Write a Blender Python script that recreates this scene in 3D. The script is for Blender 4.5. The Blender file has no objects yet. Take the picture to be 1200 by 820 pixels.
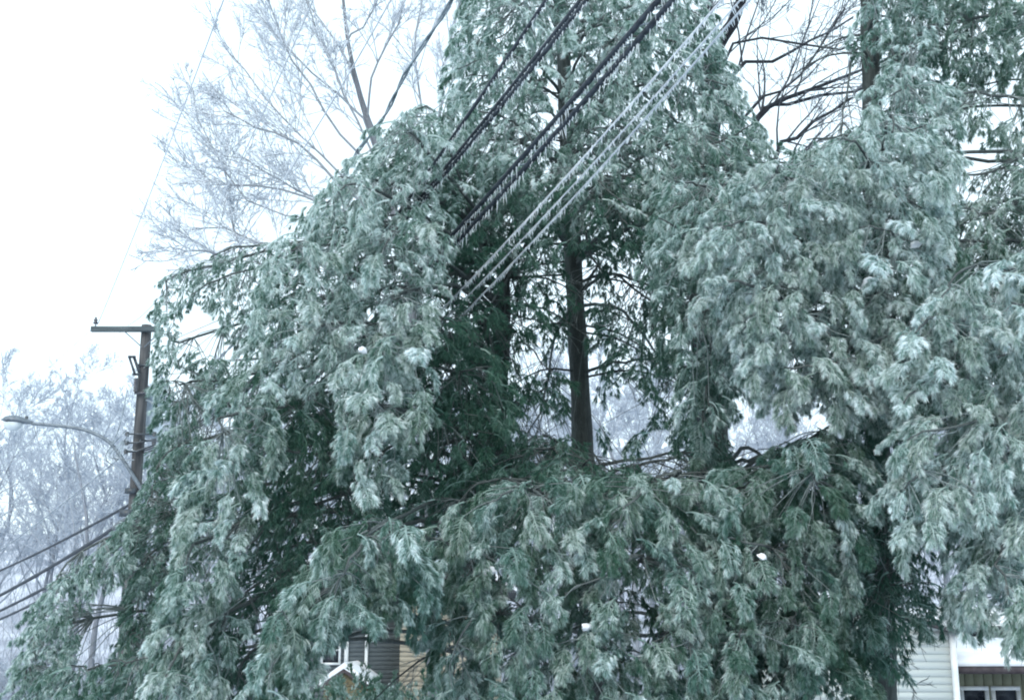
import bpy, math, random
import numpy as np
from mathutils import Vector

R = math.radians
sc = bpy.context.scene
col = sc.collection
rng = np.random.default_rng(7)
random.seed(7)

# ------------------------------------------------------------------ camera
PITCH = R(13.0)
FPX = 1449.0                       # focal length in pixels of a 1200 px wide frame
EYE = np.array([0.0, 0.0, 1.7])
cd = bpy.data.cameras.new('camera')
cd.sensor_width = 36.0
cd.lens = 36.0 * FPX / 1200.0
cd.clip_start = 0.05
cd.clip_end = 2000.0
cam = bpy.data.objects.new('camera', cd)
col.objects.link(cam)
cam.location = EYE
cam.rotation_euler = (R(90) + PITCH, 0, 0)
sc.camera = cam

# ------------------------------------------------------------------ sky, sun, exposure
SUN_EL, SUN_ROT = R(38), R(200)
w = bpy.data.worlds.new('World')
sc.world = w
w.use_nodes = True
nt = w.node_tree
nt.nodes.clear()
sky = nt.nodes.new('ShaderNodeTexSky')
sky.sky_type = 'NISHITA'
sky.sun_disc = False
sky.sun_elevation = SUN_EL
sky.sun_rotation = SUN_ROT
sky.air_density = 1.0
sky.dust_density = 4.0
bgs = nt.nodes.new('ShaderNodeBackground')
bgs.inputs['Strength'].default_value = 0.06
nt.links.new(sky.outputs[0], bgs.inputs['Color'])
bgc = nt.nodes.new('ShaderNodeBackground')       # the even cloud layer of an overcast winter day
bgc.inputs['Color'].default_value = (0.80, 0.95, 1.0, 1)
bgc.inputs['Strength'].default_value = 0.92
add = nt.nodes.new('ShaderNodeAddShader')
nt.links.new(bgs.outputs[0], add.inputs[0])
nt.links.new(bgc.outputs[0], add.inputs[1])
out = nt.nodes.new('ShaderNodeOutputWorld')
nt.links.new(add.outputs[0], out.inputs['Surface'])

sd = bpy.data.lights.new('sun', 'SUN')
sd.energy = 0.7
sd.angle = R(25)
sd.color = (1.0, 0.98, 0.95)
sun = bpy.data.objects.new('sun', sd)
col.objects.link(sun)
# light comes from behind and above the camera, a little from the left
_d = Vector((math.sin(SUN_ROT) * math.cos(SUN_EL), math.cos(SUN_ROT) * math.cos(SUN_EL), math.sin(SUN_EL)))
sun.rotation_euler = _d.to_track_quat('Z', 'Y').to_euler()
sun.location = (0, -10, 30)

sc.view_settings.view_transform = 'Standard'
sc.view_settings.look = 'None'
sc.view_settings.exposure = 0.5
sc.view_settings.gamma = 1.0
sc.render.engine = 'CYCLES'
sc.cycles.max_bounces = 6
sc.cycles.diffuse_bounces = 5
sc.cycles.transparent_max_bounces = 8
sc.cycles.filter_width = 2.0

# ------------------------------------------------------------------ helpers
CP, SP = math.cos(PITCH), math.sin(PITCH)

def at(px, py, Y):
    """world point on the photo ray (px, py) at forward distance Y"""
    a = (px - 600.0) / FPX
    u = (410.0 - py) / FPX
    s = Y / (CP - u * SP)
    return np.array([a * s, Y, EYE[2] + (SP + u * CP) * s])

def ray_ratio(px, py):
    a = (px - 600.0) / FPX
    u = (410.0 - py) / FPX
    k = CP - u * SP
    return a / k, (SP + u * CP) / k          # X/Y, (Z-eye)/Y

def ground_z(x, y):
    y = np.asarray(y, float)
    x = np.asarray(x, float)
    down = -3.0 * np.clip((y - 4) / 26, 0, 1) ** 1.2
    far = np.clip((y - 62) / 70, 0, 1)
    rise = 15.0 * far * far * (3 - 2 * far)
    return down + rise + 0.12 * np.sin(x * 0.35 + 1.3) * np.cos(y * 0.21) * np.clip((y - 3) / 10, 0, 1)

def newmesh(name, V, F, mat=None, attrs=None, smooth=False):
    """V (n,3); F list of int arrays (m,k)"""
    V = np.asarray(V, np.float32)
    me = bpy.data.meshes.new(name)
    F = [np.asarray(f, np.int32) for f in F if len(f)]
    loops = np.concatenate([f.ravel() for f in F])
    sizes = np.concatenate([np.full(len(f), f.shape[1], np.int32) for f in F])
    starts = np.concatenate([[0], np.cumsum(sizes)[:-1]]).astype(np.int32)
    me.vertices.add(len(V))
    me.vertices.foreach_set('co', V.ravel())
    me.loops.add(len(loops))
    me.loops.foreach_set('vertex_index', loops)
    me.polygons.add(len(sizes))
    me.polygons.foreach_set('loop_start', starts)
    me.polygons.foreach_set('loop_total', sizes)
    if attrs:
        for k, v in attrs.items():
            a = me.attributes.new(k, 'FLOAT', 'POINT')
            a.data.foreach_set('value', np.asarray(v, np.float32))
    me.update(calc_edges=True)
    me.validate()
    if smooth:
        me.polygons.foreach_set('use_smooth', np.ones(len(sizes), bool))
    if mat:
        me.materials.append(mat)
    return me

class Geo:
    def __init__(s):
        s.V, s.F3, s.F4, s.A, s.n = [], [], [], [], 0
    def add(s, V, F, ice=0.0):
        V = np.asarray(V, float).reshape(-1, 3)
        F = np.asarray(F, int)
        if len(F):
            (s.F3 if F.shape[1] == 3 else s.F4).append(F + s.n)
        s.V.append(V)
        s.A.append(np.broadcast_to(np.asarray(ice, float), (len(V),)).copy() if np.ndim(ice) < 1 else np.asarray(ice, float))
        s.n += len(V)
    def tubes(s, P, Rr, sides=4, ice=0.0, cap=False):
        """P (M,N,3) control points, Rr (M,N) radii"""
        P = np.asarray(P, float)
        if P.ndim == 2:
            P = P[None]
        M, N, _ = P.shape
        Rr = np.broadcast_to(np.asarray(Rr, float), (M, N))
        T = np.gradient(P, axis=1)
        T /= np.linalg.norm(T, axis=2, keepdims=True) + 1e-9
        m = np.abs(T.mean(axis=1))
        ref = np.zeros((M, 3))
        ref[np.arange(M), np.argmin(m, axis=1)] = 1
        U = np.cross(T, ref[:, None, :])
        U /= np.linalg.norm(U, axis=2, keepdims=True) + 1e-9
        W = np.cross(T, U)
        a = np.arange(sides) * 2 * math.pi / sides
        ca, sa = np.cos(a), np.sin(a)
        V = P[:, :, None, :] + Rr[:, :, None, None] * (U[:, :, None, :] * ca[None, None, :, None] + W[:, :, None, :] * sa[None, None, :, None])
        base = (np.arange(M) * N * sides)[:, None, None]
        i = np.arange(N - 1)[None, :, None] * sides
        j = np.arange(sides)[None, None, :]
        j2 = (j + 1) % sides
        q = np.stack([base + i + j, base + i + j2, base + i + sides + j2, base + i + sides + j], axis=-1).reshape(-1, 4)
        ic = np.asarray(ice, float)
        if ic.ndim == 0:
            A = np.full(M * N * sides, float(ic))
        elif ic.ndim == 1:
            A = np.repeat(ic, N * sides)
        else:
            A = np.repeat(ic.reshape(-1), sides)
        n0 = s.n
        s.add(V.reshape(-1, 3), q, A)
        if cap and sides >= 3:
            for k in range(M):
                for e in (0, N - 1):
                    c = n0 + k * N * sides + e * sides
                    s.V.append(P[k, e][None]); s.A.append(np.zeros(1))
                    jj = np.arange(sides)
                    f = np.stack([c + jj, c + (jj + 1) % sides, np.full(sides, s.n)], -1)
                    s.F3.append(f)
                    s.n += 1
    def box(s, c, size, rot=None, ice=0.0):
        hx, hy, hz = [k / 2 for k in size]
        v = np.array([[x, y, z] for x in (-hx, hx) for y in (-hy, hy) for z in (-hz, hz)])
        if rot is not None:
            v = v @ np.asarray(rot).T
        f = [[0, 1, 3, 2], [4, 6, 7, 5], [0, 4, 5, 1], [2, 3, 7, 6], [0, 2, 6, 4], [1, 5, 7, 3]]
        s.add(v + np.asarray(c), f, ice)
    def prism(s, poly, y0, y1, ice=0.0):
        """poly [(x,z)] extruded from y0 to y1"""
        n = len(poly)
        v = [(x, y0, z) for x, z in poly] + [(x, y1, z) for x, z in poly]
        s.add(v, [[i, (i + 1) % n, n + (i + 1) % n, n + i] for i in range(n)], ice)
        c = s.n
        s.add([(x, y0, z) for x, z in poly] + [(x, y1, z) for x, z in poly], [], ice)
        if n == 6:          # a chevron is concave: cap it as two quads
            for q_ in ((0, 1, 4, 5), (1, 2, 3, 4)):
                s.F4.append(np.array([[c + k for k in q_]]))
                s.F4.append(np.array([[c + n + k for k in q_[::-1]]]))
            return
        for k in range(1, n - 1):
            s.F3.append(np.array([[c, c + k, c + k + 1]]))
            s.F3.append(np.array([[c + n, c + n + k + 1, c + n + k]]))
    def mesh(s, name, mat, smooth=False, ice=False):
        F = []
        if s.F3: F.append(np.concatenate(s.F3))
        if s.F4: F.append(np.concatenate(s.F4))
        return newmesh(name, np.concatenate(s.V), F, mat, {'ice': np.concatenate(s.A)} if ice else None, smooth)
    def obj(s, name, mat, parent=None, smooth=False, ice=False, bevel=0.0):
        o = bpy.data.objects.new(name, s.mesh(name, mat, smooth, ice))
        col.objects.link(o)
        if parent is not None:
            o.parent = parent
            o.matrix_parent_inverse.identity()
            if parent.parent is None:
                o.location = -Vector(parent.location)
        if bevel:
            b = o.modifiers.new('bevel', 'BEVEL')
            b.width = bevel
            b.segments = 2
            b.limit_method = 'ANGLE'
        return o

def thing(name, label, cat, loc=(0, 0, 0), group=None):
    o = bpy.data.objects.new(name, None)
    o.empty_display_size = 0.3
    o.location = tuple(float(k) for k in loc)
    col.objects.link(o)
    tag(o, label, cat, group)
    return o

def tag(o, label=None, cat=None, group=None, kind=None):
    if label: o['label'] = label
    if cat: o['category'] = cat
    if group: o['group'] = group
    if kind: o['kind'] = kind
    return o

# ------------------------------------------------------------------ materials
def mat(name):
    m = bpy.data.materials.new(name)
    m.use_nodes = True
    n = m.node_tree
    return m, n, n.nodes['Principled BSDF']

def noise(n, scale, detail=4, coord='Object', rough=0.55, vec=None):
    tc = n.nodes.new('ShaderNodeTexCoord')
    t = n.nodes.new('ShaderNodeTexNoise')
    t.inputs['Scale'].default_value = scale
    t.inputs['Detail'].default_value = detail
    t.inputs['Roughness'].default_value = rough
    if vec:
        mp = n.nodes.new('ShaderNodeMapping')
        mp.inputs['Scale'].default_value = vec
        n.links.new(tc.outputs[coord], mp.inputs[0])
        n.links.new(mp.outputs[0], t.inputs['Vector'])
    else:
        n.links.new(tc.outputs[coord], t.inputs['Vector'])
    return t.outputs['Fac']

def ramp(n, fac, stops):
    r = n.nodes.new('ShaderNodeValToRGB')
    e = r.color_ramp.elements
    while len(e) < len(stops): e.new(0.5)
    for k, (p, c) in enumerate(stops):
        e[k].position = p
        e[k].color = (*c, 1)
    n.links.new(fac, r.inputs[0])
    return r.outputs[0]

def mathn(n, op, a, b, clamp=False):
    m = n.nodes.new('ShaderNodeMath')
    m.operation = op
    m.use_clamp = clamp
    for k, v in enumerate((a, b)):
        if isinstance(v, (int, float)): m.inputs[k].default_value = v
        else: n.links.new(v, m.inputs[k])
    return m.outputs[0]

def simple(name, c1, c2, scale=8, rough=0.7, spec=0.4, metal=0.0, bump=0.0, vec=None, pos=(0.35, 0.65)):
    m, n, p = mat(name)
    f = noise(n, scale, vec=vec)
    n.links.new(ramp(n, f, [(pos[0], c1), (pos[1], c2)]), p.inputs['Base Color'])
    p.inputs['Roughness'].default_value = rough
    p.inputs['Specular IOR Level'].default_value = spec
    p.inputs['Metallic'].default_value = metal
    if bump:
        b = n.nodes.new('ShaderNodeBump')
        b.inputs['Strength'].default_value = bump
        b.inputs['Distance'].default_value = 0.02
        n.links.new(f, b.inputs['Height'])
        n.links.new(b.outputs[0], p.inputs['Normal'])
    return m

def needle_mat():
    m, n, p = mat('iced_needles_lit_tips')
    a = n.nodes.new('ShaderNodeAttribute')
    a.attribute_name = 'ice'  # ice cover, plus light painted on the needle tips
    f = noise(n, 9.0, 2)
    k = mathn(n, 'ADD', a.outputs['Fac'], mathn(n, 'MULTIPLY', mathn(n, 'SUBTRACT', f, 0.5), 0.5), True)
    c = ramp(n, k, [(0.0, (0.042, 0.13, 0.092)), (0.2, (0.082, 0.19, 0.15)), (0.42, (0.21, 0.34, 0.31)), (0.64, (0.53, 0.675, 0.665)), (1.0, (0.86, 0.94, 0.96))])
    oi = n.nodes.new('ShaderNodeObjectInfo')
    hs = n.nodes.new('ShaderNodeHueSaturation')
    n.links.new(mathn(n, 'ADD', mathn(n, 'MULTIPLY', oi.outputs['Random'], 0.045), 0.475), hs.inputs['Hue'])
    n.links.new(mathn(n, 'ADD', mathn(n, 'MULTIPLY', oi.outputs['Random'], 0.3), 0.85), hs.inputs['Value'])
    n.links.new(c, hs.inputs['Color'])
    n.links.new(hs.outputs[0], p.inputs['Base Color'])
    p.inputs['Roughness'].default_value = 0.38
    p.inputs['Specular IOR Level'].default_value = 0.5
    tr = n.nodes.new('ShaderNodeBsdfTranslucent')
    n.links.new(hs.outputs[0], tr.inputs['Color'])
    mx = n.nodes.new('ShaderNodeMixShader')
    mx.inputs[0].default_value = 0.38
    n.links.new(p.outputs[0], mx.inputs[1])
    n.links.new(tr.outputs[0], mx.inputs[2])
    n.links.new(mx.outputs[0], n.nodes['Material Output'].inputs['Surface'])
    return m

def bark_mat(name, dark, light, icec, scale=14):
    m, n, p = mat(name)
    a = n.nodes.new('ShaderNodeAttribute')
    a.attribute_name = 'ice'
    f = noise(n, scale, 6, vec=(1, 1, 0.16), rough=.7)
    c = ramp(n, f, [(0.38, dark), (0.62, light)])
    f2 = noise(n, 22, 2)
    k = mathn(n, 'MULTIPLY', a.outputs['Fac'], mathn(n, 'ADD', f2, 0.55), True)
    mx = n.nodes.new('ShaderNodeMix')
    mx.data_type = 'RGBA'
    n.links.new(k, mx.inputs['Factor'])
    n.links.new(c, mx.inputs['A'])
    mx.inputs['B'].default_value = (*icec, 1)
    n.links.new(mx.outputs['Result'], p.inputs['Base Color'])
    p.inputs['Roughness'].default_value = 0.85
    p.inputs['Specular IOR Level'].default_value = 0.2
    b = n.nodes.new('ShaderNodeBump')
    b.inputs['Strength'].default_value = 1.0
    b.inputs['Distance'].default_value = 0.06
    n.links.new(f, b.inputs['Height'])
    n.links.new(b.outputs[0], p.inputs['Normal'])
    return m

M = {}
M['needle'] = needle_mat()
M['bark'] = bark_mat('pine_bark', (0.014, 0.020, 0.020), (0.055, 0.068, 0.066), (0.5, 0.6, 0.62))
M['frost'] = bark_mat('frosted_bark', (0.035, 0.038, 0.05), (0.08, 0.085, 0.105), (0.52, 0.59, 0.685), 9)
M['palefrost'] = bark_mat('pale_frosted_bark', (0.03, 0.036, 0.05), (0.075, 0.085, 0.11), (0.80, 0.87, 0.95), 9)
M['darkbark'] = bark_mat('dark_wet_bark', (0.010, 0.013, 0.018), (0.035, 0.042, 0.052), (0.45, 0.52, 0.60), 9)
M['snow'] = simple('snow', (0.74, 0.79, 0.86), (0.86, 0.89, 0.93), 3, 0.6, 0.3, bump=0.3)
M['ground'] = simple('snowy_ground', (0.34, 0.37, 0.45), (0.66, 0.71, 0.80), 0.35, 0.8, 0.2, bump=0.2)
M['cable'] = simple('black_cable', (0.018, 0.026, 0.036), (0.05, 0.065, 0.085), 20, 0.6, 0.3)
M['icecable'] = simple('iced_cable', (0.08, 0.11, 0.14), (0.36, 0.44, 0.50), 6, 0.22, 0.7)
M['palewire'] = simple('frosted_wire', (0.5, 0.55, 0.62), (0.7, 0.76, 0.82), 6, 0.3, 0.6)
m, n, p = mat('clear_ice')
p.inputs['Base Color'].default_value = (0.62, 0.75, 0.82, 1)
p.inputs['Roughness'].default_value = 0.12
p.inputs['Transmission Weight'].default_value = 0.15
p.inputs['IOR'].default_value = 1.31
n.links.new(ramp(n, noise(n, 12), [(0.3, (0.55, 0.66, 0.74)), (0.7, (0.84, 0.91, 0.95))]), p.inputs['Base Color'])
M['ice'] = m
M['polewood'] = simple('weathered_pole_wood', (0.042, 0.048, 0.055), (0.11, 0.115, 0.122), 10, 0.85, 0.2, bump=0.4, vec=(1, 1, 0.08))
M['armwood'] = simple('grey_timber', (0.055, 0.075, 0.085), (0.12, 0.15, 0.165), 12, 0.8, 0.2, vec=(0.1, 1, 1))
M['metal'] = simple('galvanised_metal', (0.10, 0.13, 0.16), (0.18, 0.22, 0.26), 15, 0.45, 0.5, metal=0.3)
M['darkmetal'] = simple('dark_fitting', (0.03, 0.04, 0.05), (0.07, 0.09, 0.11), 15, 0.4, 0.5)
M['tank'] = simple('transformer_grey', (0.36, 0.45, 0.54), (0.48, 0.57, 0.65), 5, 0.4, 0.5)
M['lens'] = simple('lamp_bowl', (0.5, 0.58, 0.62), (0.65, 0.72, 0.76), 5, 0.2, 0.6)
M['porcelain'] = simple('brown_porcelain', (0.03, 0.035, 0.05), (0.09, 0.1, 0.12), 8, 0.2, 0.6)
M['white'] = simple('white_clapboard', (0.53, 0.59, 0.58), (0.65, 0.70, 0.69), 1.5, 0.6, 0.3, vec=(0.4, 1, 4))
M['trim'] = simple('white_trim', (0.62, 0.68, 0.72), (0.76, 0.8, 0.82), 4, 0.5, 0.3)
M['cream'] = simple('cream_siding', (0.30, 0.33, 0.25), (0.39, 0.42, 0.32), 2, 0.7, 0.3)
M['tan'] = simple('tan_siding', (0.29, 0.275, 0.225), (0.36, 0.34, 0.28), 3, 0.8, 0.2, vec=(0.6, 1, 5))
M['taupe'] = simple('grey_brown_shingle', (0.075, 0.095, 0.108), (0.105, 0.13, 0.145), 6, 0.85, 0.2, vec=(0.8, 1, 4))
M['brown'] = simple('brown_fascia', (0.05, 0.042, 0.05), (0.09, 0.08, 0.09), 6, 0.6, 0.3)
M['gable'] = simple('mottled_gable_board', (0.07, 0.065, 0.05), (0.19, 0.17, 0.10), 14, 0.8, 0.2)
M['roof'] = simple('dark_roofing', (0.05, 0.055, 0.065), (0.10, 0.11, 0.12), 9, 0.85, 0.2)
M['glass'] = simple('window_glass', (0.015, 0.02, 0.03), (0.05, 0.06, 0.08), 2, 0.06, 0.8)
M['shrub'] = M['needle']

# ------------------------------------------------------------------ ground
gx = np.concatenate([[-900, -400, -200], np.arange(-120, 121, 6), [200, 400, 900]])
gy = np.concatenate([[-300, -120, -50, -20], np.arange(-8, 160, 4), [200, 300, 500, 900]])
GX, GY = np.meshgrid(gx, gy)
V = np.stack([GX.ravel(), GY.ravel(), ground_z(GX.ravel(), GY.ravel())], -1)
nx, ny = len(gx), len(gy)
ii = np.arange(ny - 1)[:, None] * nx + np.arange(nx - 1)[None, :]
q = np.stack([ii, ii + 1, ii + nx + 1, ii + nx], -1).reshape(-1, 4)
g = bpy.data.objects.new('ground', newmesh('ground', V, [q], M['ground'], smooth=True))
col.objects.link(g)
tag(g, 'snow covered ground sloping down and rising to a wooded hillside', kind='structure')

# ------------------------------------------------------------------ houses
def window(parent, x0, x1, z0, z1, y, frame=0.07):
    """a framed window on a wall facing -Y"""
    G = Geo()
    f = frame
    G.box(((x0 + x1) / 2, y - 0.03, z1 + f / 2), (x1 - x0 + 2 * f, 0.08, f))
    G.box(((x0 + x1) / 2, y - 0.035, z0 - f / 2), (x1 - x0 + 2 * f, 0.10, f))
    G.box((x0 - f / 2, y - 0.03, (z0 + z1) / 2), (f, 0.08, z1 - z0))
    G.box((x1 + f / 2, y - 0.03, (z0 + z1) / 2), (f, 0.08, z1 - z0))
    G.box(((x0 + x1) / 2, y - 0.02, (z0 + z1) / 2), (x1 - x0, 0.05, 0.04))
    o = G.obj('window', M['trim'], parent)
    P = Geo()
    P.box(((x0 + x1) / 2, y + 0.0, (z0 + z1) / 2), (x1 - x0, 0.02, z1 - z0))
    pn = P.obj('pane', M['glass'], None)
    pn.parent = o
    return o

def gable_house():
    Y = 28.0
    xr = at(1122, 780, Y)[0]; xl = at(868, 780, Y)[0]
    zt = at(1122, 741, Y)[2]; zb = float(ground_z(0, Y)) - 0.4
    H = thing('white_house', 'white clapboard house with a snow covered porch roof at the lower right', 'house', ((xl + xr) / 2, Y, zb))
    G = Geo()
    G.box(((xl + xr) / 2, Y + 4, (zb + zt) / 2), (xr - xl - 0.1, 7.8, zt - zb))
    G.obj('wall', M['white'], H)
    pitch = 0.16
    nb = 0
    z = zb
    bm = None
    while z < zt - 0.02:
        h = min(pitch, zt - z)
        if bm is None:
            B = Geo()
            # a lapped board: thicker at its lower edge
            v = [(-1, -0.020, 0), (-1, 0.01, 0), (-1, -0.008, 1), (-1, 0.01, 1), (1, -0.020, 0), (1, 0.01, 0), (1, -0.008, 1), (1, 0.01, 1)]
            B.add(np.array(v) * np.array([(xr - xl) / 2 - 0.12, 1, pitch + 0.012]), [[0, 1, 3, 2], [4, 6, 7, 5], [0, 4, 5, 1], [2, 3, 7, 6], [0, 2, 6, 4], [1, 5, 7, 3]])
            bm = B.mesh('clapboard', M['white'])
        o = bpy.data.objects.new('clapboard', bm)
        col.objects.link(o)
        o.parent = H
        o.location = Vector(((xl + xr) / 2, Y + 0.085, z)) - H.location
        z += pitch
        nb += 1
    G = Geo()
    G.box((xr - 0.06, Y + 0.05, (zb + zt) / 2), (0.12, 0.16, zt - zb + 0.02))
    G.obj('corner_board', M['trim'], H)
    G = Geo()
    G.box((xl + 0.06, Y + 0.05, (zb + zt) / 2), (0.12, 0.16, zt - zb + 0.02))
    G.obj('corner_board', M['trim'], H)
    # main roof: ridge runs back from the viewer
    zr = zt + .7
    xm = (xl + xr) / 2
    G = Geo(); G.prism([(xl + 0.05, zt), (xr - 0.05, zt), (xm, zr - 0.08)], Y + 0.1, Y + 7.8)
    G.obj('gable_end', M['white'], H)
    G = Geo(); G.prism([(xl - 0.3, zt - 0.12), (xm, zr), (xr + 0.05, zt - 0.04), (xr + 0.05, zt + .03), (xm, zr + 0.13), (xl - 0.3, zt)], Y - 0.25, Y + 8.1)
    r = G.obj('roof', M['brown'], H)
    G = Geo(); G.prism([(xl - 0.3, zt + 0.005), (xm, zr + 0.135), (xr + 0.05, zt + 0.035), (xr + 0.04, zt + 0.12), (xm, zr + 0.25), (xl - 0.27, zt + 0.10)], Y - 0.22, Y + 8.05)
    s = G.obj('roof_snow', M['snow'], None); s.parent = r
    # wing to the right: wall with windows under a snowy porch roof
    Yw = 30.0
    xa = at(1122, 780, Yw)[0] - 0.3; xb = xa + 7.0
    ze = at(1150, 789, 28.3)[2]; zp = at(1150, 757, Yw - 0.2)[2]
    G = Geo(); G.box(((xa + xb) / 2, Yw + 3, (zb + zp) / 2), (xb - xa, 6, zp - zb))
    G.obj('wing_wall', M['cream'], H)
    # vertical boards of the wing
    B = Geo(); B.box((0, 0, 0), (0.20, 0.03, ze - zb + 0.4)); bm = B.mesh('board', M['cream'])
    x = xa + 0.1
    while x < xb:
        o = bpy.data.objects.new('board', bm); col.objects.link(o); o.parent = H
        o.location = Vector((x, Yw - 0.018, (zb + ze + 0.4) / 2)) - H.location
        x += 0.222
    P = [(28.2, ze), (28.2, ze + 0.16), (Yw + 0.3, zp + 0.05), (Yw + 0.3, zp - 0.12)]
    def slab(poly, x0, x1):
        g_ = Geo()
        nn = len(poly)
        g_.add([(x0, a, b) for a, b in poly] + [(x1, a, b) for a, b in poly], [[i, (i + 1) % nn, nn + (i + 1) % nn, nn + i] for i in range(nn)] + [[0, 3, 2, 1], [4, 5, 6, 7]])
        return g_
    rr = slab(P, xr + 0.02, xb + 0.3).obj('porch_roof', M['brown'], H)
    s = slab([(28.17, ze + 0.165), (28.2, ze + 0.28), (Yw + 0.3, zp + 0.2), (Yw + 0.3, zp + 0.06)], xr + 0.03, xb + 0.32).obj('roof_snow', M['snow'], None)
    s.parent = rr
    # upper wall set back
    zu = at(1150, 728, 31.5)[2]
    G = Geo(); G.box(((xa + xb) / 2 + 0.6, 33.5, (zp + zu) / 2), (xb - xa, 4, zu - zp + 0.3))
    G.obj('upper_wall', M['taupe'], H)
    xw = at(1136, 745, 31.4)[0]
    window(H, xw - 0.28, xw + 0.22, zp + 0.22, zu - 0.05, 31.48, 0.05)
    G = Geo(); G.prism([(xa - 0.2, zu - 0.1), (xb + 1, zu - 0.1), (xb + 1, zu + 0.35), (xa + 0.2, zu + 0.35)], 31.2, 35.6)
    u = G.obj('upper_roof', M['snow'], H)
    for cx, ww in ((1141, 0.5), (1178, 0.5), (1230, 0.6)):
        c = at(cx, 815, Yw - 0.03)
        window(H, c[0] - ww / 2, c[0] + ww / 2, c[2] - 0.75, at(cx, 808, Yw)[2], Yw - 0.035, 0.09)
    return H

def brown_house():
    Y = 30.0
    zb = float(ground_z(0, Y)) - 0.4
    xc = at(470, 780, Y)[0]; xl = at(330, 780, Y)[0]; xr = at(585, 780, Y)[0]
    zt = at(470, 690, Y)[2]
    H = thing('brown_house', 'grey brown and tan house with a small snow edged gable behind the pines', 'house', (xc, Y, zb))
    G = Geo(); G.box(((xl + xc) / 2, Y + 3, (zb + zt) / 2), (xc - xl, 6, zt - zb)); G.obj('wall', M['taupe'], H)
    # narrow courses, too fine to pick apart
    G = Geo(); z = zb
    while z < zt:
        G.box(((xl + xc) / 2, Y - 0.012 - rng.uniform(0, 0.003), z + 0.05), (xc - xl, 0.03, 0.0985)); z += 0.1
    tag(G.obj('siding_courses', M['taupe'], H), kind='stuff')
    G = Geo(); G.box(((xr + xc) / 2 + 0.01, Y + 2.6, (zb + zt) / 2), (xr - xc, 6.2, zt - zb)); wl = G.obj('wall', M['tan'], H)
    wl['label'] = 'tan siding wall'
    G = Geo(); z = zb
    while z < zt:
        G.box(((xr + xc) / 2 + 0.01, Y - 0.515, z + 0.05), (xr - xc, 0.025, 0.107)); z += 0.11
    tag(G.obj('siding', M['tan'], H), kind='stuff')
    xd = at(429.5, 780, Y)[0]
    G = Geo(); G.tubes(np.array([[xd, Y - 0.09, zb], [xd, Y - 0.09, (zb + zt) / 2], [xd, Y - 0.09, zt - 0.1]]), 0.04, 8); G.obj('downspout', M['trim'], H)
    x1 = at(406, 780, Y)[0]; z1 = at(400, 744, Y)[2]; z0 = at(400, 781, Y)[2]
    G = Geo(); G.box((x1, Y - 0.06, (z0 + z1) / 2), (0.09, 0.06, z1 - z0)); t = G.obj('corner_trim', M['trim'], H)
    xw = at(391, 765, Y)[0]
    window(H, xw - 0.24, xw + 0.13, z0 + 0.1, z1 - 0.05, Y - 0.03, 0.05)
    G = Geo(); G.prism([(xl - 0.4, zt - 0.1), (xr + 0.4, zt - 0.1), ((xl + xr) / 2, zt + 1.5)], Y - 0.8, Y + 6.2); r = G.obj('roof', M['roof'], H)
    G = Geo(); G.prism([(xl - 0.42, zt - 0.08), ((xl + xr) / 2, zt + 1.52), (xr + 0.42, zt - 0.08), (xr + 0.4, zt + 0.06), ((xl + xr) / 2, zt + 1.68), (xl - 0.4, zt + 0.06)], Y - 0.82, Y + 6.2)
    s = G.obj('roof_snow', M['snow'], None); s.parent = r
    # little gable in front
    Yg = 27.5
    a = at(403, 782, Yg); l = at(375, 801, Yg); rr = at(432, 803, Yg)
    G = Geo(); G.prism([(l[0] + .06, l[2] - .05), (rr[0] - .06, l[2] - .05), (a[0], a[2] - 0.09)], Yg + 0.12, Y); g1 = G.obj('porch_gable', M['gable'], H)
    G = Geo(); G.prism([(l[0] + .06, zb), (rr[0] - .06, zb), (rr[0] - .06, l[2] - .055), (l[0] + .06, l[2] - .055)], Yg + 0.15, Y); G.obj('porch_wall', M['gable'], H)
    G = Geo(); G.prism([(l[0], l[2] - .1), (a[0], a[2] - 0.1), (rr[0], l[2] - .1), (rr[0], l[2] - .03), (a[0], a[2] - 0.02), (l[0], l[2] - .03)], Yg, Y); r2 = G.obj('porch_roof', M['brown'], H)
    G = Geo(); G.prism([(l[0] - .02, l[2] - .025), (a[0], a[2] - 0.015), (rr[0] + .02, l[2] - .025), (rr[0], l[2] + .09), (a[0], a[2] + 0.11), (l[0], l[2] + .09)], Yg - .02, Y)
    s = G.obj('roof_snow', M['snow'], None); s.parent = r2

gable_house()
brown_house()

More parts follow.
